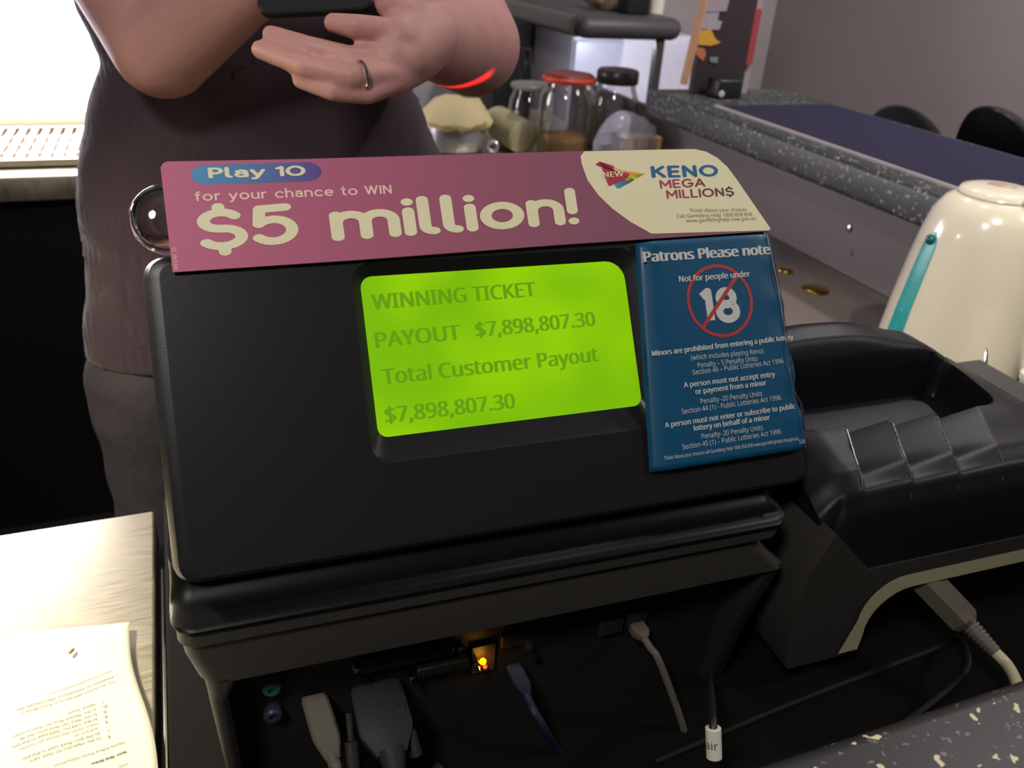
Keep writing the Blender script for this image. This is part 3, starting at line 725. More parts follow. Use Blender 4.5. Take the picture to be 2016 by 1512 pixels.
# ------------------------------------------------------------------ ticket printer on the right
PR = thing('ticket_printer', (.56, .47, .90), 'black domed ticket printer with ribbed slot, right of the terminal', 'printer')
def lerp_tab(x, tab):
    if x <= tab[0][0]: return tab[0][1]
    for (a, fa), (b, fb) in zip(tab, tab[1:]):
        if x <= b:
            t = (x-a)/(b-a); t2 = t*t*(3-2*t)*.5+t*.5; return fa+(fb-fa)*t2
    return tab[-1][1]
ZR = [(.385, 1.112), (.42, 1.128), (.46, 1.132), (.49, 1.131), (.567, 1.113), (.633, 1.08), (.707, 1.027), (.745, .997), (.775, .985)]
def sstep(a, b, x): t = max(0, min(1, (x-a)/(b-a))); return t*t*(3-2*t)
def rbox(x, y, x0, x1, y0, y1, r):
    cx, cy = (x0+x1)/2, (y0+y1)/2; qx = abs(x-cx)-(x1-x0)/2+r; qy = abs(y-cy)-(y1-y0)/2+r
    return min(max(qx, qy), 0)+math.hypot(max(qx, 0), max(qy, 0))-r
def Hc(x, y):
    zr = lerp_tab(x, ZR)
    fr = lerp_tab(y, [(.338, 1.015), (.3405, 1.04), (.346, 1.060), (.355, 1.073), (.37, 1.080), (.41, 1.090), (.47, 1.100), (.488, 1.124), (.503, 1.132), (.52, 1.122), (.56, 1.092), (.62, 1.04)])
    zr -= .6*max(0, y-.505)*(1 if y > .505 else 0); k = .012; h = max(0, k-abs(fr-zr))/k; z = min(fr, zr)-h*h*k*.25
    # left front corner rounds off
    cx = max(0, .418-x); z -= (cx/.033)**2*.020*sstep(.47, .36, y)
    d = rbox(x, y, .405, .592, .412, .474, .012)
    z -= .034*sstep(.003, -.004, d)
    # saw-tooth grooves running into the slot
    if .3 < y < .425:
        u = (x+.412*(.41-y)-.441)/.043
        if 0 < u < 3.0:
            wy = sstep(.345, .385, y)*(1-sstep(.414, .424, y)); s_ = u-math.floor(u)
            z -= .008*(1-s_)*wy*sstep(0, .04, s_)
    return max(z, .985 if x > .7 else 1.005)
xs = [.386+.0017*i for i in range(int((.80-.386)/.0017)+1)]; ys = [.338+.0022*j for j in range(int((.62-.338)/.0022)+1)]
def skew(x, y):  # the printer is turned like the terminal
    c = Vector((.386, .338, 0)); return Vector((c.x+(x-c.x)*math.cos(PSI)-(y-c.y)*math.sin(PSI), c.y+(x-c.x)*math.sin(PSI)+(y-c.y)*math.cos(PSI), 0))
nx, ny = len(xs), len(ys); V = []
for y in ys:
    for x in xs:
        # plan corner rounding of the front left
        xx, yy = x, y
        dx, dy = max(0, .404-x)/.018, max(0, .356-y)/.018
        if dx > 0 and dy > 0:
            l = math.hypot(dx, dy); mxd = max(dx, dy); f = mxd/l
            xx = .404-(.404-x)*f; yy = .356-(.356-y)*f
        q = skew(xx, yy); q.z = Hc(x, y); V.append(q)
Fc = [(j*nx+i, j*nx+i+1, (j+1)*nx+i+1, (j+1)*nx+i) for j in range(ny-1) for i in range(nx-1)]
rim = [i for i in range(nx)]+[j*nx+nx-1 for j in range(1, ny)]+[(ny-1)*nx+i for i in range(nx-2, -1, -1)]+[j*nx for j in range(ny-2, 0, -1)]
o0 = len(V); V += [Vector((V[i].x, V[i].y, min(1.012, V[i].z-.004))) for i in rim]; L = len(rim)
Fc += [(rim[k], rim[(k+1) % L], o0+(k+1) % L, o0+k) for k in range(L)]; Fc.append(tuple(o0+k for k in range(L)))
MB().add(V, Fc).build('cover', M_cover, PR, smooth=38)
# thin ribs along the groove edges
for k in range(5):
    u0 = .441+.043*k-.043
    pts = []
    for j in range(9):
        y = .348+(.412-.348)*j/8; x = u0-.412*(.41-y); pts.append((x, y))
    if pts[-1][0] < .40: continue
    mb = MB(); lo = [skew(x, y)+Vector((0, 0, Hc(x-.003, y)-.008)) for x, y in pts]; hi = [skew(x, y)+Vector((0, 0, Hc(x-.003, y)+.0004)) for x, y in pts]
    t = Vector((.0005, 0, 0))
    mb.loft([[a-t, b-t, b+t, a+t] for a, b in zip(lo, hi)]); mb.build('rib', M_cover_gloss, PR, smooth=0)
# base with its side foot; beige lower edge
def fil(cx, cz, r, a0, a1, n=8): return [(cx+r*math.cos(R(a0+(a1-a0)*k/n)), cz+r*math.sin(R(a0+(a1-a0)*k/n))) for k in range(n+1)]
prof = [(.388, 1.052), (.375, 1.02), (.372, .95), (.380, .925), (.43, .925)]+[(.442, .930)]+fil(.476, .952, .034, 190, 90)+[(.80, .986), (.80, 1.012), (.428, 1.012), (.405, 1.035)]
def pe(p, y): q = skew(p[0], y); q.z = p[1]; return q
MB().loft([[pe(p, .337) for p in prof], [pe(p, .60) for p in prof]]).build('base', M_grey, PR, smooth=30)
e1 = [(.442, .930)]+fil(.476, .952, .034, 190, 90)+[(.80, .986)]
e2 = [(.424, .930)]+fil(.466, .966, .0335, 185, 90)+[(.80, 1.0)]
e2 = [e2[min(len(e2)-1, int(i*len(e2)/len(e1)))] for i in range(len(e1))]
mb = MB()
lp_ = [pe(p, .3362) for p in e1]+[pe(p, .3362) for p in e2[::-1]]
n1 = len(e1)
vv = [pe(p, .3355) for p in e1]+[pe(p, .3355) for p in e2]+[pe((p[0]+.001, p[1]-.0015), .40) for p in e1]
mb.add(vv, [(i, i+1, n1+i+1, n1+i) for i in range(n1-1)]+[(i+1, i, 2*n1+i, 2*n1+i+1) for i in range(n1-1)])
plabel(mb.build('base_edge', M_beige, PR, smooth=50), 'beige lower edge')
for x, y in ((.39, .42), (.39, .57), (.77, .42), (.77, .57)):
    q = skew(x, y)
    MB().box((q.x-.012, q.y-.012, .90), (q.x+.012, q.y+.012, .99 if x > .5 else .93)).build('foot', M_black, PR, smooth=0)
# its data plug and cream cable
b_ = thing('printer_cable', PY(1905, 1215, .40), 'cream cable with ribbed plug coming from under the ticket printer', 'cable')
q0, q1, q2 = PY(1845, 1165, .332), PY(1905, 1228, .308), PY(1960, 1285, .284)
d0 = (q1-q0).normalized(); s0 = d0.cross(Vector((0, 0, 1))).normalized(); n0 = d0.cross(s0)
def ringp(p, w_, h_): return [p+s0*(w_*c)+n0*(h_*e) for c, e in [(-1,-.7),(-.7,-1),(.7,-1),(1,-.7),(1,.7),(.7,1),(-.7,1),(-1,.7)]]
MB().loft([ringp(q0-d0*.02, .012, .009), ringp(q1-d0*.004, .011, .009), ringp(q1, .008, .007)]).build('plug_body', M_plug, b_)
mb = MB(); 
for k in range(8):
    p = q1.lerp(q2, k/8); mb.tube([p, q1.lerp(q2, (k+.55)/8)], .0074-.0003*k, 14)
mb.tube([q1, q2], [.0062, .0046], 12); mb.build('strain_relief', M_plug, b_)
MB().tube(bez([q2-(q2-q1)*.1, q2, PY(1985, 1312, .272), PY(2003, 1352, .25), PY(2000, 1400, .225), PZ(1985, 1430, .9055)], 30), .0042, 12).build('cable', M_wire, b_)
lk = MB().tube(bez([PZ(1290, 1500, .9035), PZ(1560, 1385, .9035), PZ(1840, 1278, .9035), PZ(1885, 1258, .915), PZ(1905, 1285, .93), PZ(1895, 1330, .925), PZ(1800, 1410, .91), PZ(1730, 1450, .9035), PZ(1650, 1500, .9035)], 60), .0024, 8).build('loop_cable', mat('dark_grey_cable', (26, 24, 23), .6, spec=.2))  # cable colour darkened in place of the shade down there
tag(lk, 'thin dark cable looping in the gap under the ticket printer', 'cable')

# ------------------------------------------------------------------ kettle
KX, KY = .943, .735
K = thing('kettle', (KX, KY, .88), 'cream jug kettle with a teal water gauge, behind the ticket printer', 'kettle')
def kl(z, rx, ry, dx=0): return [Vector((KX+dx+rx*math.cos(2*math.pi*k/48)*(1+.0*k), KY+ry*math.sin(2*math.pi*k/48), z)) for k in range(48)]
prof = [(.902, .088, .086), (.906, .092, .090), (.93, .0935, .091), (1.0, .0885, .086), (1.05, .083, .081), (1.10, .0765, .0745), (1.126, .070, .068), (1.143, .060, .058), (1.152, .047, .045), (1.157, .030, .029), (1.158, .012, .012)]
MB().loft([kl(*p) for p in prof]).build('body', M_kettle, K, smooth=60)
MB().loft([kl(.88, .094, .092), kl(.882, .098, .096), kl(.893, .098, .096), kl(.9, .094, .092), kl(.9, .07, .07)]).build('power_base', M_white, K)
# handle on the far right
hd = Vector((.64, -.77, 0)); hp = bez([Vector((KX, KY, z))+hd*q for q, z in ((.058, 1.135), (.100, 1.132), (.124, 1.08), (.120, .99), (.085, .935))], 30)
MB().tube(hp, .012, 14).build('handle', M_kettle, K)
def krad(z):
    for (z0, a, b), (z1, c, d) in zip(prof, prof[1:]):
        if z <= z1: t = (z-z0)/(z1-z0); return a+(c-a)*t, b+(d-b)*t
    return prof[-1][1:]
def kpt(ang, z, off=0.0):
    rx, ry = krad(z); return Vector((KX+(rx+off)*math.cos(R(ang)), KY+(ry+off)*math.sin(R(ang)), z))
GA = 171
mb = MB(); rows = []
for j in range(25):
    z = .915+(1.105-.915)*j/24; hw = 9.4*(1-.10*j/24); 
    if j > 21: hw *= math.sqrt(max(.02, 1-((j-21)/3.05)**2))
    rows.append([kpt(GA-hw, z, -.001), kpt(GA-hw*.98, z, .0012), kpt(GA, z, .0018), kpt(GA+hw*.98, z, .0012), kpt(GA+hw, z, -.001)])
g_ = mb.loft(rows).build('water_gauge', M_teal, K)
mb = MB().ball(kpt(GA, 1.095, .001), (.007, .007, .007), 8); mb.build('float', M_teal_d, g_)
mb = MB()
for z in (1.04, 1.0, .96): mb.tube([kpt(GA-2, z, .0022), kpt(GA+2, z, .0022)], .0006, 6)
mb.tube([kpt(GA+.5, .93, .0020), kpt(GA+.5, 1.03, .0020)], .0004, 6); mb.build('level_marks', mat('pale_teal_marks', (110, 196, 190), .3), g_)
lid = MB().loft([kl(1.1525, .049, .047), kl(1.1585, .046, .044), kl(1.1615, .036, .034), kl(1.1625, .014, .014)]).build('lid', M_kettle, K, smooth=60)
rz = Matrix.Rotation(R(-52), 3, 'Z')
MB().ball((KX-.004, KY-.042, 1.1535), (.030, .010, .006), 10, 0, rz).build('lid_button', M_lidgrey, lid)
MB().ball((KX+.002, KY+.002, 1.1625), (.017, .009, .003), 10, 0, rz).build('power_light', M_pink, lid)
# spike and white tub beside it
pb = PD(1938, 745, .93); pt = PD(1941, 702, .93)
nd = thing('metal_spike', (pb.x, pb.y, .88), 'thin shiny metal spike standing in front of the kettle', 'spike')
MB().tube([Vector((pb.x, pb.y, .888)), pb, pt+(pt-pb)*.1, pt+(pt-pb)*.45], [.002, .002, .002, .0006], 10).build('spike', M_chrome, nd)
MB().lathe([(.018, .88), (.018, .886), (.01, .889)], (pb.x, pb.y, 0), (0, 0, 1), 24).build('foot', M_black, nd)
wt = PD(2010, 775, .90)
wb = thing('white_tub', (wt.x+.075, wt.y, .88), 'white rounded plastic tub at the right edge, below the kettle', 'tub')
mb = MB(); z0 = .88; zt = PD(1990, 742, .90).z
def tl(z, g): return [Vector((wt.x+.075+x*g, wt.y-.0+y*g, z)) for x, y in rr(-.055, .055, -.03, .03, .018)]
MB().loft([tl(z0, .92), tl(zt-.012, .98)]).build('body', M_white, wb)
MB().loft([tl(zt-.012, 1.02), tl(zt-.004, 1.03), tl(zt, .97)]).build('lid', mat('cream_lid', (228, 220, 200), .4), wb)
# brass caps on the worktop
for k, (x, y, rx, lab) in enumerate([(1605, 571, .024, 'larger amber-brown metal cap lying on the grey worktop, nearest the printer'), (1546, 534, .014, 'smaller amber-brown metal cap, half hidden behind the notice edge')]):
    p = PZ(x, y, .88)
    tag(MB().lathe([(rx, 0), (rx, .002), (rx*.9, .004), (rx*.5, .0052), (rx*.1, .0054)], p, (0, 0, 1), 28).build('brass_cap', M_brass), lab, 'cap', 'brass caps on the worktop')

# ------------------------------------------------------------------ paper on the steel bench
u_ = Vector((-.093, .018, 0)).normalized(); v_ = Vector((.018, -.142, 0)).normalized()   # along the top edge to the left / down the right edge
TR = PZ(255, 1227, .905)
def pap(a, b):
    z = .9025+.0045*math.exp(-a/.03)*(.4+.6*math.sin(2+b*22)**2)+.0015*math.sin(a*40+b*18)**2
    ex = .003*math.sin(b*38)*math.exp(-a/.02)
    return Vector((TR.x, TR.y, 0))+u_*(a+ex)+v_*b+Vector((0, 0, z))
na, nb = 42, 60
G = [pap(.21*i/na, .297*j/nb) for j in range(nb+1) for i in range(na+1)]
mb = MB().add(G, [(j*(na+1)+i, j*(na+1)+i+1, (j+1)*(na+1)+i+1, (j+1)*(na+1)+i) for j in range(nb) for i in range(na)])
pp = thing('instruction_sheet', (TR.x-.1, TR.y-.15, .90), 'white printed instruction sheet lying upside down on the steel bench', 'paper')
sh = mb.build('sheet', M_paper, pp, smooth=80); s2 = sh.modifiers.new('thick', 'SOLIDIFY'); s2.thickness = .0002
t_ = MB()
def para(x, y, s, bold=0.0, ch=4.55):
    V_, F_ = glyphs(s)
    k = ch; q0 = PZ(x, y, .9075); q1 = PZ(x-.9487*k*len(s), y+.316*k*len(s), .9075)
    n0 = len(t_.v); text_on(t_, s, q0, q1, v_, bold=bold)
    for i in range(n0, len(t_.v)):
        p = t_.v[i]; w3 = Vector((p.x-TR.x, p.y-TR.y, 0)); det = u_.x*v_.y-u_.y*v_.x
        a = (w3.x*v_.y-w3.y*v_.x)/det; b = (u_.x*w3.y-u_.y*w3.x)/det
        t_.v[i].z = pap(max(0, a), b).z+.0006
for x, y, s in [(250.6, 1497, '6530'), (242.4, 1455, 'Please follow these instructions'), (195, 1444.5, 'In the “Operator ID” field, type'), (194, 1435, 'In the “pin” field, type in the pin'),
                (192, 1425, 'operator ID'), (190.8, 1415.6, 'Select “Send”, the change pin number'), (188.8, 1406, 'In the “Old Pin” field type in the last'), (187.7, 1397, 'In the “New Pin” field enter the de'),
                (186.7, 1387.7, 'In the “Repeat New Pin” field re-enter'), (185.7, 1377, 'Select “Send”'), (222.8, 1336, 'For any future alterations to Keno Writers'), (220.7, 1327, 'Deletions or Alterations). Alternatively the'),
                (218.7, 1315.5, 'www.kenochampionsleague.com.au'), (204, 1372, '7'), (208, 1381.5, '6.'), (207.5, 1392, '5.'), (210.5, 1402, '4.'), (211.5, 1411.5, '3.'), (214.5, 1430, '2'), (215.5, 1440.5, '1.')]:
    para(x, y, s)
para(246.5, 1474, 'Note: New Writer', .03)
t_.build('lettering', M_ink, sh, smooth=None)
sd_ = PZ(141, 1283, .9065)
tag(MB().ball(sd_+Vector((0, 0, .0008)), (.0030, .0014, .0012), 8, 0, Matrix.Rotation(R(55), 3, 'Z')).build('seed', mat('tan_seed', (150, 138, 100), .6)), 'tiny tan seed lying on the instruction sheet', 'seed')
# ------------------------------------------------------------------ things on the back counter
def jar(name, x, y, z0, r, h, lidm, seal, label, fill=0, hl=.03):
    o = thing(name, (x, y, z0), label, 'jar', 'glass jars')
    rn_ = r*.80; z = z0
    outp = [(r*.9, z), (r*.98, z+.006), (r, z+.02), (r, z+h-.055), (r*.96, z+h-.035), (rn_*1.04, z+h-.016), (rn_, z+h-.01), (rn_, z+h)]
    inn = [(max(.001, q-.0035), zz+(.005 if i == 0 else 0)) for i, (q, zz) in enumerate(outp)]
    MB().lathe(outp+inn[::-1], (x, y, 0), n=40, caps=True).build('glass_body', M_glass, o, smooth=50)
    if lidm: MB().lathe([(rn_*1.06, z+h+.001), (rn_*1.1, z+h+.004), (rn_*1.1, z+h+hl-.006), (rn_*1.0, z+h+hl), (rn_*.5, z+h+hl+.003)], (x, y, 0), n=40).build('lid', lidm, o, smooth=40)
    if seal: MB().lathe([(rn_*1.14, z+h-.004), (rn_*1.2, z+h+.001), (rn_*1.2, z+h+.006), (rn_*1.14, z+h+.009)], (x, y, 0), n=40).build('rubber_seal', seal, o)
    if fill:
        pr = [(r*.85, z+.0065), (r-.006, z+.02), (r-.006, z+fill*.85), (r*.75, z+fill), (r*.3, z+fill*1.06)]
        mb = MB().lathe(pr, (x, y, 0), n=40); 
        for i, v in enumerate(mb.v): v += Vector((0, 0, .004*noise.noise(v*60))) if v.z > z+fill*.8 else Vector((0, 0, 0))
        f_ = mb.build('nut_fill', M_nuts, o); f_['kind'] = 'stuff'
    return o
j1 = PZ(1108, 308, .90)
jar('storage_jar', j1.x, j1.y, .90, .072, .19, mat('red_jar_lid', (120, 44, 38), .35), M_red_seal, 'glass jar with orange-red lid and brown nuts in it, front of the jars', .058, .016)
j2 = PY(1209, 215, 2.02)
jar('storage_jar', j2.x, j2.y, .90, .062, .178, M_darklid, None, 'glass jar with dark smoked lid, right of the red-lidded jar', 0, .035)
j3 = PY(1043, 225, 2.26)
jar('storage_jar', j3.x, j3.y, .90, .062, .13, None, mat('frosted_rim', (150, 150, 140), .3), 'open glass jar half hidden behind the left of the red-lidded jar', 0)
# pack with crumpled cream top
b1 = PZ(905, 303, .90)
bp_ = thing('wrapped_pack', (b1.x, b1.y, .90), 'crumpled cream paper pack sitting in grey film beside the person', 'pack')
mb = MB().lathe([(.062, .90), (.078, .905), (.084, .93), (.08, .965), (.07, .985)], (b1.x, b1.y+.05, 0), n=48, sx=1.0, sy=.8)
for v in mb.v: v += Vector((1, 1, .6))*(.006*noise.noise(v*34))
mb.build('grey_film', M_foil, bp_, smooth=60)
mb = MB().lathe([(.078, .962), (.092, .972), (.094, .978), (.082, 1.0), (.06, 1.02), (.03, 1.032), (.005, 1.034)], (b1.x+.004, b1.y+.05, 0), n=56, sx=1.05, sy=.85)
for v in mb.v:
    n_ = noise.noise(v*22)+.5*noise.noise(v*48); v += Vector((.010*n_, .008*n_, .012*n_))
mb.build('paper_top', M_cream, bp_, smooth=25)
# roll of cream film lying with its end to us
r1 = PZ(1015, 302, .90); rc = Vector((r1.x+.014, r1.y-.01, .943))
axr = Vector((-.12, 1, .06)).normalized()
ro = MB().lathe([(.008, -.002), (.034, -.004), (.042, .0), (.0435, .01), (.043, .15), (.03, .155)], rc, axr, 36)
for v in ro.v: v += Vector((1, 0, 1))*(.0022*noise.noise(v*45))
tag(ro.build('film_roll', M_creamfilm, None, smooth=50), 'shiny cream plastic roll lying end-on between the pack and the jar', 'roll')
c1 = PZ(968, 303, .90)
rg = MB().lathe([(.013, 0), (.017, .002), (.017, .012), (.013, .014), (.007, .010), (.007, .002)], (c1.x, c1.y, .917), (-.3, -1, .35), 24, caps=False)
rg.loft([rg.v[-24:], rg.v[:24]], 0, False, False)
tag(rg.build('plastic_ring', M_foil), 'small pale plastic ring on the counter beside the cream roll', 'ring')
# clear bag of toast
t1 = PZ(1238, 296, .90); tx, ty = t1.x-.108, t1.y-.19
tb = thing('bread_bag', (tx, ty, .90), 'crumpled clear plastic bag with sliced bread inside, right of the jars', 'bag')
M_bag = mat('clear_bag_film', (205, 205, 222), .16, alpha=.42, spec=.8)
mb = MB().ball((tx-.012, ty, .962), (.080, .055, .074), 18)
for v in mb.v:
    n_ = noise.noise(v*17)+.7*noise.noise(v*41); v += Vector((.016*n_, .012*n_, .016*n_)); v.z = max(v.z, .9015)
mb.build('film', M_bag, tb, smooth=20)
mb = MB()
for k in range(5): mb.box((tx-.012+.018*k, ty-.036, .906), (tx+.002+.018*k, ty+.030, .985), 0, bev=.005)
mb.build('bread_slices', M_bread, tb)
bk = PY(1033, 170, 2.42)
tag(MB().lathe([(.018, .90), (.021, .902), (.021, 1.06), (.016, 1.075), (.014, 1.085), (.014, 1.11), (.008, 1.112)], (bk.x, bk.y, 0), n=28).build('black_bottle', M_blackgloss), 'black bottle behind the jars, beside the forearm', 'bottle')

# ------------------------------------------------------------------ raised shelf, fridge and display at the far end
sh_ = thing('raised_shelf', (1.30, 2.75, 0), 'dark grey raised shelf with rounded end and steel side on a post, top centre-right', 'shelf')
zt, zb = 1.205, 1.140
r_ = (zt-zb)/2
pr = [(2.40+r_-r_*math.sin(R(t)), (zt+zb)/2+r_*math.cos(R(t))) for t in range(0, 181, 15)]+[(3.2, zb), (3.2, zt)]
MB().loft([[Vector((x, y+dy, zb+(z-zb)*k+(r_*(1-k)))) for y, z in pr] for x, k, dy in ((1.150, .55, .012), (1.158, .85, .004), (1.172, 1, 0), (1.465, 1, 0), (1.48, .85, .004), (1.488, .5, .014))]).build('slab', mat('slate_laminate', (74, 72, 74), .5, scale=90, var=.2), sh_, smooth=50)
MB().tube([(1.150, 2.45, 1.172), (1.150, 3.19, 1.172)], .030, 16).build('steel_side', M_steel_d, sh_)
MB().box((1.418, 2.425, 0), (1.445, 2.455, 1.142), bev=.004).build('post', M_grey, sh_)
MB().box((1.16, 3.15, 0), (1.48, 3.19, 1.142)).build('rear_panel', M_grey, sh_)
fr = thing('under_shelf_fridge', (1.50, 2.95, 0), 'pale lavender-white fridge standing under the raised shelf', 'fridge')
MB().box((1.29, 2.77, .04), (1.78, 3.12, 1.12), bev=.01).build('body', mat('lavender_white_enamel', (214, 212, 226), .35), fr)
MB().box((1.295, 2.755, .10), (1.775, 2.772, 1.10), bev=.006).build('door', mat('lavender_white_door', (214, 212, 226), .3), fr)
MB().box((1.31, 2.79, 0), (1.76, 3.10, .04)).build('plinth', M_black, fr)
tb1 = PY(1222, 4, 2.62)
mb = MB().ball((tb1.x-.03, 2.66, 1.245), (.09, .06, .043), 16)
for v in mb.v:
    n_ = noise.noise(v*16)+.5*noise.noise(v*37); v += Vector((.014*n_, .012*n_, .012*n_)); v.z = max(v.z, 1.2055)
tag(mb.build('paper_bag', mat('tan_paper_bag', (172, 150, 128), .7)), 'crumpled tan paper bag on the raised shelf at the top edge', 'bag')
tb2 = PY(1254, 20, 2.5)
tub = thing('black_tub', (tb2.x, 2.52, 1.205), 'black square tub on the front of the raised shelf, at the top edge', 'tub')
MB().box((tb2.x-.04, 2.49, 1.205), (tb2.x+.04, 2.56, 1.30), bev=.008).build('body', M_blackplastic, tub)
MB().box((tb2.x-.043, 2.487, 1.30), (tb2.x+.043, 2.563, 1.312), bev=.004).build('lid', M_blackgloss, tub)
tb3 = PY(1296, 12, 2.55)
tag(MB().lathe([(.02, 1.205), (.024, 1.207), (.024, 1.26), (.018, 1.268), (.018, 1.285), (.004, 1.288)], (tb3.x, 2.56, 0), n=28).build('white_pot', M_white), 'small white pot on the raised shelf, right of the black tub', 'pot')

# display board standing on the far end of the bar ledge
d0, d1 = PZ(1358, 176, ZL), PZ(1430, 174, ZL)
BY = 1.745
pL, pR = PY(1357, 176, BY), PY(1432, 176, BY)
wL, wR = 1.155, 1.228
db = thing('display_board', (1.20, BY, ZL), 'tall dark display board with notes and pictures on the far bar ledge', 'display')
def bw(x, y): return PY(x, y, BY-.012)
MB().box((pL.x+.004, BY-.008, ZL), (1.262, BY+.012, 1.62), bev=.003).build('board', mat('dark_board', (52, 42, 46), .6), db)
px0 = PZ(1347, 172, ZL)
st = MB().tube([PY(1346, 166, BY-.012), PY(1388, -10, BY-.012), PY(1420, -150, BY-.012)], [.011, .0115, .012], 4).build('wooden_edge', M_wood, db, smooth=0)
def patch(nm, pts, col, o=.0105):
    mb = MB(); P = [on(x, y, Vector((0, BY-o, 0)), Vector((0, 1, 0))) for x, y in pts]
    mb.prism(P, Vector((0, .0008, 0))); return mb.build(nm, mat(nm+'_paper', col, .7, var=.2, scale=160), db, smooth=0)
patch('grey_note', [(1390, -2), (1437, -4), (1430, 22), (1384, 24)], (150, 140, 146))
patch('grey_note', [(1383, 26), (1416, 24), (1413, 40), (1422, 42), (1416, 59), (1379, 57)], (156, 148, 156))
patch('yellow_picture', [(1378, 60), (1400, 58), (1408, 76), (1419, 84), (1400, 90), (1374, 88)], (200, 150, 50))
patch('orange_picture', [(1370, 92), (1388, 96), (1390, 108), (1384, 120), (1371, 108)], (176, 104, 72))
patch('grey_note', [(1398, 112), (1414, 112), (1412, 124), (1398, 122)], (120, 120, 120), .0110)
mb = MB(); P = [on(x, y, Vector((1.2625, 0, 0)), Vector((1, 0, 0))) for x, y in [(1442, 30), (1450, 52), (1449, 100), (1436, 112)]]
MB().box((1.262, BY+.0, ZL), (1.282, BY+.010, 1.62)).build('side_panel', mat('pale_side_panel', (150, 138, 140), .5), db)
MB().box((1.258, BY-.009, 1.165), (1.276, BY-.0002, 1.285)).build('red_picture', mat('red_picture_print', (150, 60, 62), .6), db)
et = thing('card_reader', (1.20, BY-.05, ZL), 'black card reader at the foot of the display board', 'card reader')
MB().box((1.150, BY-.075, ZL), (1.215, BY-.022, ZL+.042), bev=.006).build('body', M_blackplastic, et)
MB().lathe([(.007, 0), (.007, .003), (.003, .004)], (1.158, BY-.0755, ZL+.012), (0, -1, 0), 20).build('button', mat('pale_button', (190, 184, 176), .4), et)

# bar stools beyond the ledge
def stool(name, pts, lab, XB):
    l, t_, r2 = [PX(x, y, XB) for x, y in pts]
    yc = (l.y+r2.y)/2; hw = abs(l.y-r2.y)/2; zt_ = t_.z; zl = (l.z+r2.z)/2; h_ = zt_-zl
    R_ = (hw*hw+h_*h_)/(2*h_)
    o = thing(name, (XB+.1, yc, 0), lab, 'stool', 'black bar stools')
    mb = MB(); z0 = .80; hh = zt_-z0
    loops = []
    for x, k in ((XB-.02, .96), (XB-.015, 1), (XB+.005, 1), (XB+.01, .96)):
        loops.append([Vector((x+.05*(abs(math.cos(R(a)))**2), yc+R_*k*math.cos(R(a)), zt_-R_+R_*k*math.sin(R(a)) if a <= 180 else z0+(1-k)*.1)) for a in list(range(0, 181, 6))]+[Vector((x+.05, yc-R_*.8*k, z0)), Vector((x+.05, yc+R_*.8*k, z0))])
    MB().loft(loops).build('backrest', M_blackgloss, o, smooth=40)
    MB().lathe([(.15, .755), (.18, .765), (.185, .79), (.17, .805), (.05, .81)], (XB+.14, yc, 0), n=36).build('seat', M_blackgloss, o)
    MB().tube([(XB+.14, yc, .02), (XB+.14, yc, .756)], .028, 16).build('post', M_chrome, o)
    MB().lathe([(.20, 0), (.20, .012), (.04, .03), (.03, .03)], (XB+.14, yc, 0), n=36).build('foot_plate', M_chrome, o)
stool('bar_stool', [(1716, 226), (1778, 208), (1836, 258)], 'rounded black stool back beyond the bar, the left one', 2.05)
stool('bar_stool', [(1872, 268), (1958, 209), (2030, 250)], 'rounded black stool back beyond the bar, the right one at the frame edge', 1.66)

# ------------------------------------------------------------------ the person
TY = 1.14
PE = thing('person', (.085, TY, 0), 'person in a dark T-shirt and charcoal trousers holding up a phone with both hands', 'person')
def py(x, y): return PY(x, y, TY)
edge = [(-.105, 1.30), (-.112, 1.24)]
rows_px = [(205, 150), (185, 200), (160, 240), (140, 275), (150, 330), (158, 390), (150, 430), (165, 500), (172, 560), (174, 620), (164, 662)]
left = [py(*p) for p in rows_px]; hem = py(180, 692)
CXP = (py(160, 300).x+py(849, 300).x)/2
print('torso centre', CXP, 'hem', hem, 'left', [(round(p.x, 3), round(p.z, 3)) for p in left])
def ell(cx, cy, z, rx, ry, n=40, p=2.4):
    out = []
    for k in range(n):
        c, s_ = math.cos(2*math.pi*k/n), math.sin(2*math.pi*k/n)
        out.append(Vector((cx+rx*math.copysign(abs(c)**(2/p), c), cy+ry*math.copysign(abs(s_)**(2/p), s_), z)))
    return out
SHZ = 1.44
shL, shR = Vector((CXP-.185, TY+.02, SHZ-.02)), Vector((CXP+.185, TY+.02, SHZ-.02))
elL, elR = PD(318, 95, .86), PD(930, 90, .90)
wrL, wrR = PD(575, -105, .77), PD(835, 78, .735)
# shirt
ms = MB()
lo = []
for z, rx, ry in [(hem.z-.004, None, .118), (.91, None, .124), (.95, None, .132), (1.0, None, .136), (1.06, None, .136), (1.12, None, .132), (1.18, None, .126), (1.24, None, .122), (1.30, .20, .118), (1.36, .205, .112), (1.41, .19, .10), (1.445, .13, .075), (1.46, .075, .062)]:
    if rx is None:
        ps = sorted(left, key=lambda q: abs(q.z-z))[:2]; a, b = ps
        t = (z-a.z)/(b.z-a.z) if abs(b.z-a.z) > 1e-6 else 0; t = max(-.2, min(1.2, t)); rx = CXP-(a.x+(b.x-a.x)*t)
    lo.append(ell(CXP, TY, z, rx, ry))
ms.loft(lo)
for s_, e_ in ((shL, elL), (shR, elR)):
    m_ = s_.lerp(e_, .30); ms.chain([s_, s_.lerp(e_, .15), m_], [.078, .074, .070])
def wrinkle(p, n):
    f = noise.noise(Vector((p.x*9, p.y*9, p.z*20)))*.006+noise.noise(Vector((p.x*14+p.z*10, p.y*12, p.z*12)))*.003
    return p+n*f
remeshed(ms, 'tshirt', M_shirt, .006, PE, it=5, fn=wrinkle)
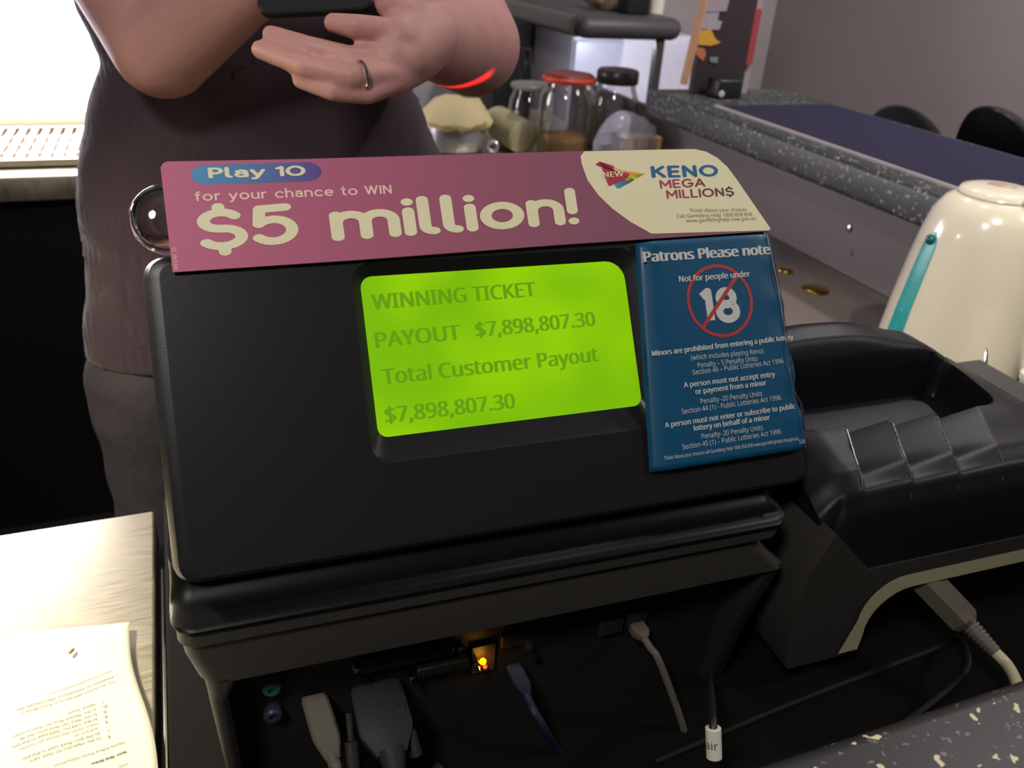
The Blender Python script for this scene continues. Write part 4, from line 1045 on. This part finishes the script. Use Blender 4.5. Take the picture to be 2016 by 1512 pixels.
# trousers
mt = MB(); HZ = hem.z
wl = py(170, 700).x
tw = [(ell(CXP, TY, HZ+.03, CXP-wl-.016, .105)), ell(CXP, TY, HZ-.02, CXP-wl+.0, .112), ell(CXP, TY, HZ-.09, CXP-wl+.002, .118), ell(CXP, TY, HZ-.14, CXP-wl-.01, .115)]
mt.loft(tw)
for s_ in (-1, 1):
    lg_ = [(py(x, y), r) for x, y, r in ((168, 755, .100), (182, 820, .098), (200, 880, .092), (214, 950, .086), (226, 1012, .080))]
    mt.chain([(CXP-s_*(CXP-p.x-r), TY, p.z) for p, r in lg_]+[(CXP-s_*.098, TY+.01, .44), (CXP-s_*.098, TY+.03, .10)], [r for p, r in lg_]+[.068, .060])
def wr2(p, n):
    return p+n*(noise.noise(Vector((p.x*14, p.y*14, p.z*9)))*.007+noise.noise(Vector((p.x*16+p.z*14, p.y*14, p.z*16)))*.004)
remeshed(mt, 'trousers', M_trouser, .007, PE, it=5, fn=wr2)
for s_ in (-1, 1):
    mb = MB(); x = CXP+s_*.09
    mb.loft([[Vector((x+a*k, TY-.04+b*k2, z)) for a, b in [(.045*math.cos(R(q)), .135*math.sin(R(q))) for q in range(0, 360, 15)]] for z, k, k2 in ((.0, .95, .97), (.022, 1, 1), (.05, .95, .9), (.075, .8, .62), (.095, .75, .5))])
    mb.build('shoe', M_black, PE)
# body: one continuous skin with neck, head, arms and hands
mk = MB()
mk.loft([ell(CXP, TY, z, rx, ry) for z, rx, ry in [(.93, .15, .09), (1.1, .155, .10), (1.3, .17, .095), (1.39, .17, .085), (1.43, .10, .06)]])
HC = Vector((CXP+.005, TY-.03, 1.625))
mk.chain([(CXP, TY+.01, 1.40), (CXP, TY, 1.48), (CXP, TY-.005, 1.56)], [.062, .057, .055])
mk.ball(HC+Vector((0, .012, .025)), (.074, .092, .095), 14); mk.ball(HC+Vector((0, -.030, -.050)), (.056, .058, .062), 12)
mk.ball(HC+Vector((0, -.072, -.092)), (.026, .020, .020), 10)
mk.chain([HC+Vector((0, -.080, .022)), HC+Vector((0, -.098, -.018)), HC+Vector((0, -.092, -.026))], [.010, .014, .015])
for s_ in (-1, 1):
    mk.ball(HC+Vector((s_*.077, .012, -.005)), (.010, .020, .032), 8)
    mk.ball(HC+Vector((s_*.014, -.090, -.026)), .009, 8)
    mk.ball(HC+Vector((s_*.034, -.072, .034)), (.022, .012, .008), 8)
mk.ball(HC+Vector((0, -.086, -.055)), (.024, .010, .006), 8); mk.ball(HC+Vector((0, -.084, -.066)), (.020, .011, .007), 8)
for s_, e_, w_, rr_ in ((shL, elL, wrL, (.060, .055, .051, .050, .044, .030)), (shR, elR, wrR, (.060, .057, .054, .052, .046, .031))):
    mk.chain([s_, s_.lerp(e_, .5), s_.lerp(e_, .85), e_, e_.lerp(w_, .3), w_], rr_)
# left hand (right in the picture): palm up, fingers to the left under the phone
def P_(x, y, d): return PD(x, y, d)
palm = [P_(838, 72, .725), P_(800, 100, .70), P_(775, 115, .69)]
mk.chain(palm, [.030, .027, .024]); mk.chain([P_(820, 60, .715), P_(785, 78, .685)], [.024, .019]); mk.chain([P_(820, 105, .715), P_(770, 148, .688)], [.024, .018])
mk.chain([P_(800, 68, .690), P_(755, 62, .676), P_(700, 53, .668), P_(656, 45, .670)], [.0125, .0112, .0100, .0078])
mk.chain([P_(785, 118, .684), P_(690, 114, .670), P_(605, 91, .668), P_(534, 68, .676)], [.0112, .0094, .0084, .0074])
mk.chain([P_(780, 142, .682), P_(695, 151, .660), P_(600, 131, .658), P_(513, 98, .672)], [.0112, .0096, .0086, .0076])
mk.chain([P_(774, 160, .684), P_(725, 184, .672), P_(658, 180, .664), P_(592, 158, .668)], [.0108, .0088, .0080, .0070])
mk.chain([P_(828, 52, .715), P_(795, 28, .695), P_(768, 8, .688), P_(752, -32, .690)], [.019, .0155, .0125, .0105])
# right hand (left in the picture), above the frame, fingers on the phone's far side
mk.chain([wrL, P_(610, -150, .735), P_(628, -165, .725)], [.029, .029, .026])
for k in range(4):
    mk.chain([P_(625+6*k, -190+22*k, .728), P_(560-2*k, -200+24*k, .735), P_(590, -205+25*k, .748)], [.0115, .0105, .009])
mk.chain([P_(615, -120, .725), P_(640, -110, .700), P_(665, -135, .690)], [.016, .0125, .0105])
body = remeshed(mk, 'body', M_skin, .0026, PE, it=3)
# ring, hair, eyes, mouth
rc = P_(712, 149, .6625); rd = (P_(695, 150, .662)-P_(780, 142, .682)).normalized()
s1 = rd.cross(Vector((0, 0, 1))).normalized(); s2 = rd.cross(s1)
MB().tube([rc+(s1*math.cos(2*math.pi*k/28)+s2*math.sin(2*math.pi*k/28))*.0108 for k in range(29)], .0014, 8).build('finger_ring', M_chrome, body)
hr = MB().ball(HC+Vector((0, .022, .038)), (.080, .094, .094), 18)
hr2 = MB(); 
keep = [f for f in hr.f if all((hr.v[i]-HC).y > -.05+.0*1 and ((hr.v[i]-HC).z > .062 or (hr.v[i]-HC).y > .02) for i in f)]
hr2.v = hr.v; hr2.f = keep; hr2.m = [0]*len(keep); ho = hr2.build('hair', M_hair, PE)
so = ho.modifiers.new('t', 'SOLIDIFY'); so.thickness = .008
for s_ in (-1, 1):
    MB().ball(HC+Vector((s_*.032, -.074, .014)), (.014, .010, .009), 10).build('eye', M_white, PE)
    MB().ball(HC+Vector((s_*.032, -.082, .013)), (.005, .004, .005), 8).build('iris', mat('brown_iris', (50, 34, 24), .2), PE)
# phone held upright above the fingers
c0, c1, c2, c3 = P_(508, 34, .712), P_(738, 22, .708), P_(735, -230, .74), P_(500, -225, .744)
ex = (c1-c0).normalized(); wdt = .100*1.0; ey = ((c3-c0)-ex*(c3-c0).dot(ex)).normalized(); en = ex.cross(ey)
ph = thing('phone', c0.lerp(c1, .5), 'black phone held upright in the person\'s hands at the top edge', 'phone')
def pl2(k, o): 
    W_ = (c1-c0).length; H2 = W_*1.55
    return [c0+ex*a+ey*b+en*o for a, b in rr(k, W_-k, k, H2-k, .012)]
MB().loft([pl2(.0012, -.0045), pl2(0, -.003), pl2(0, .003), pl2(.0012, .0045)]).build('case', M_blackplastic, ph)
MB().loft([pl2(.004, -.0046), pl2(.004, -.0050)]).build('screen', M_blackgloss, ph)
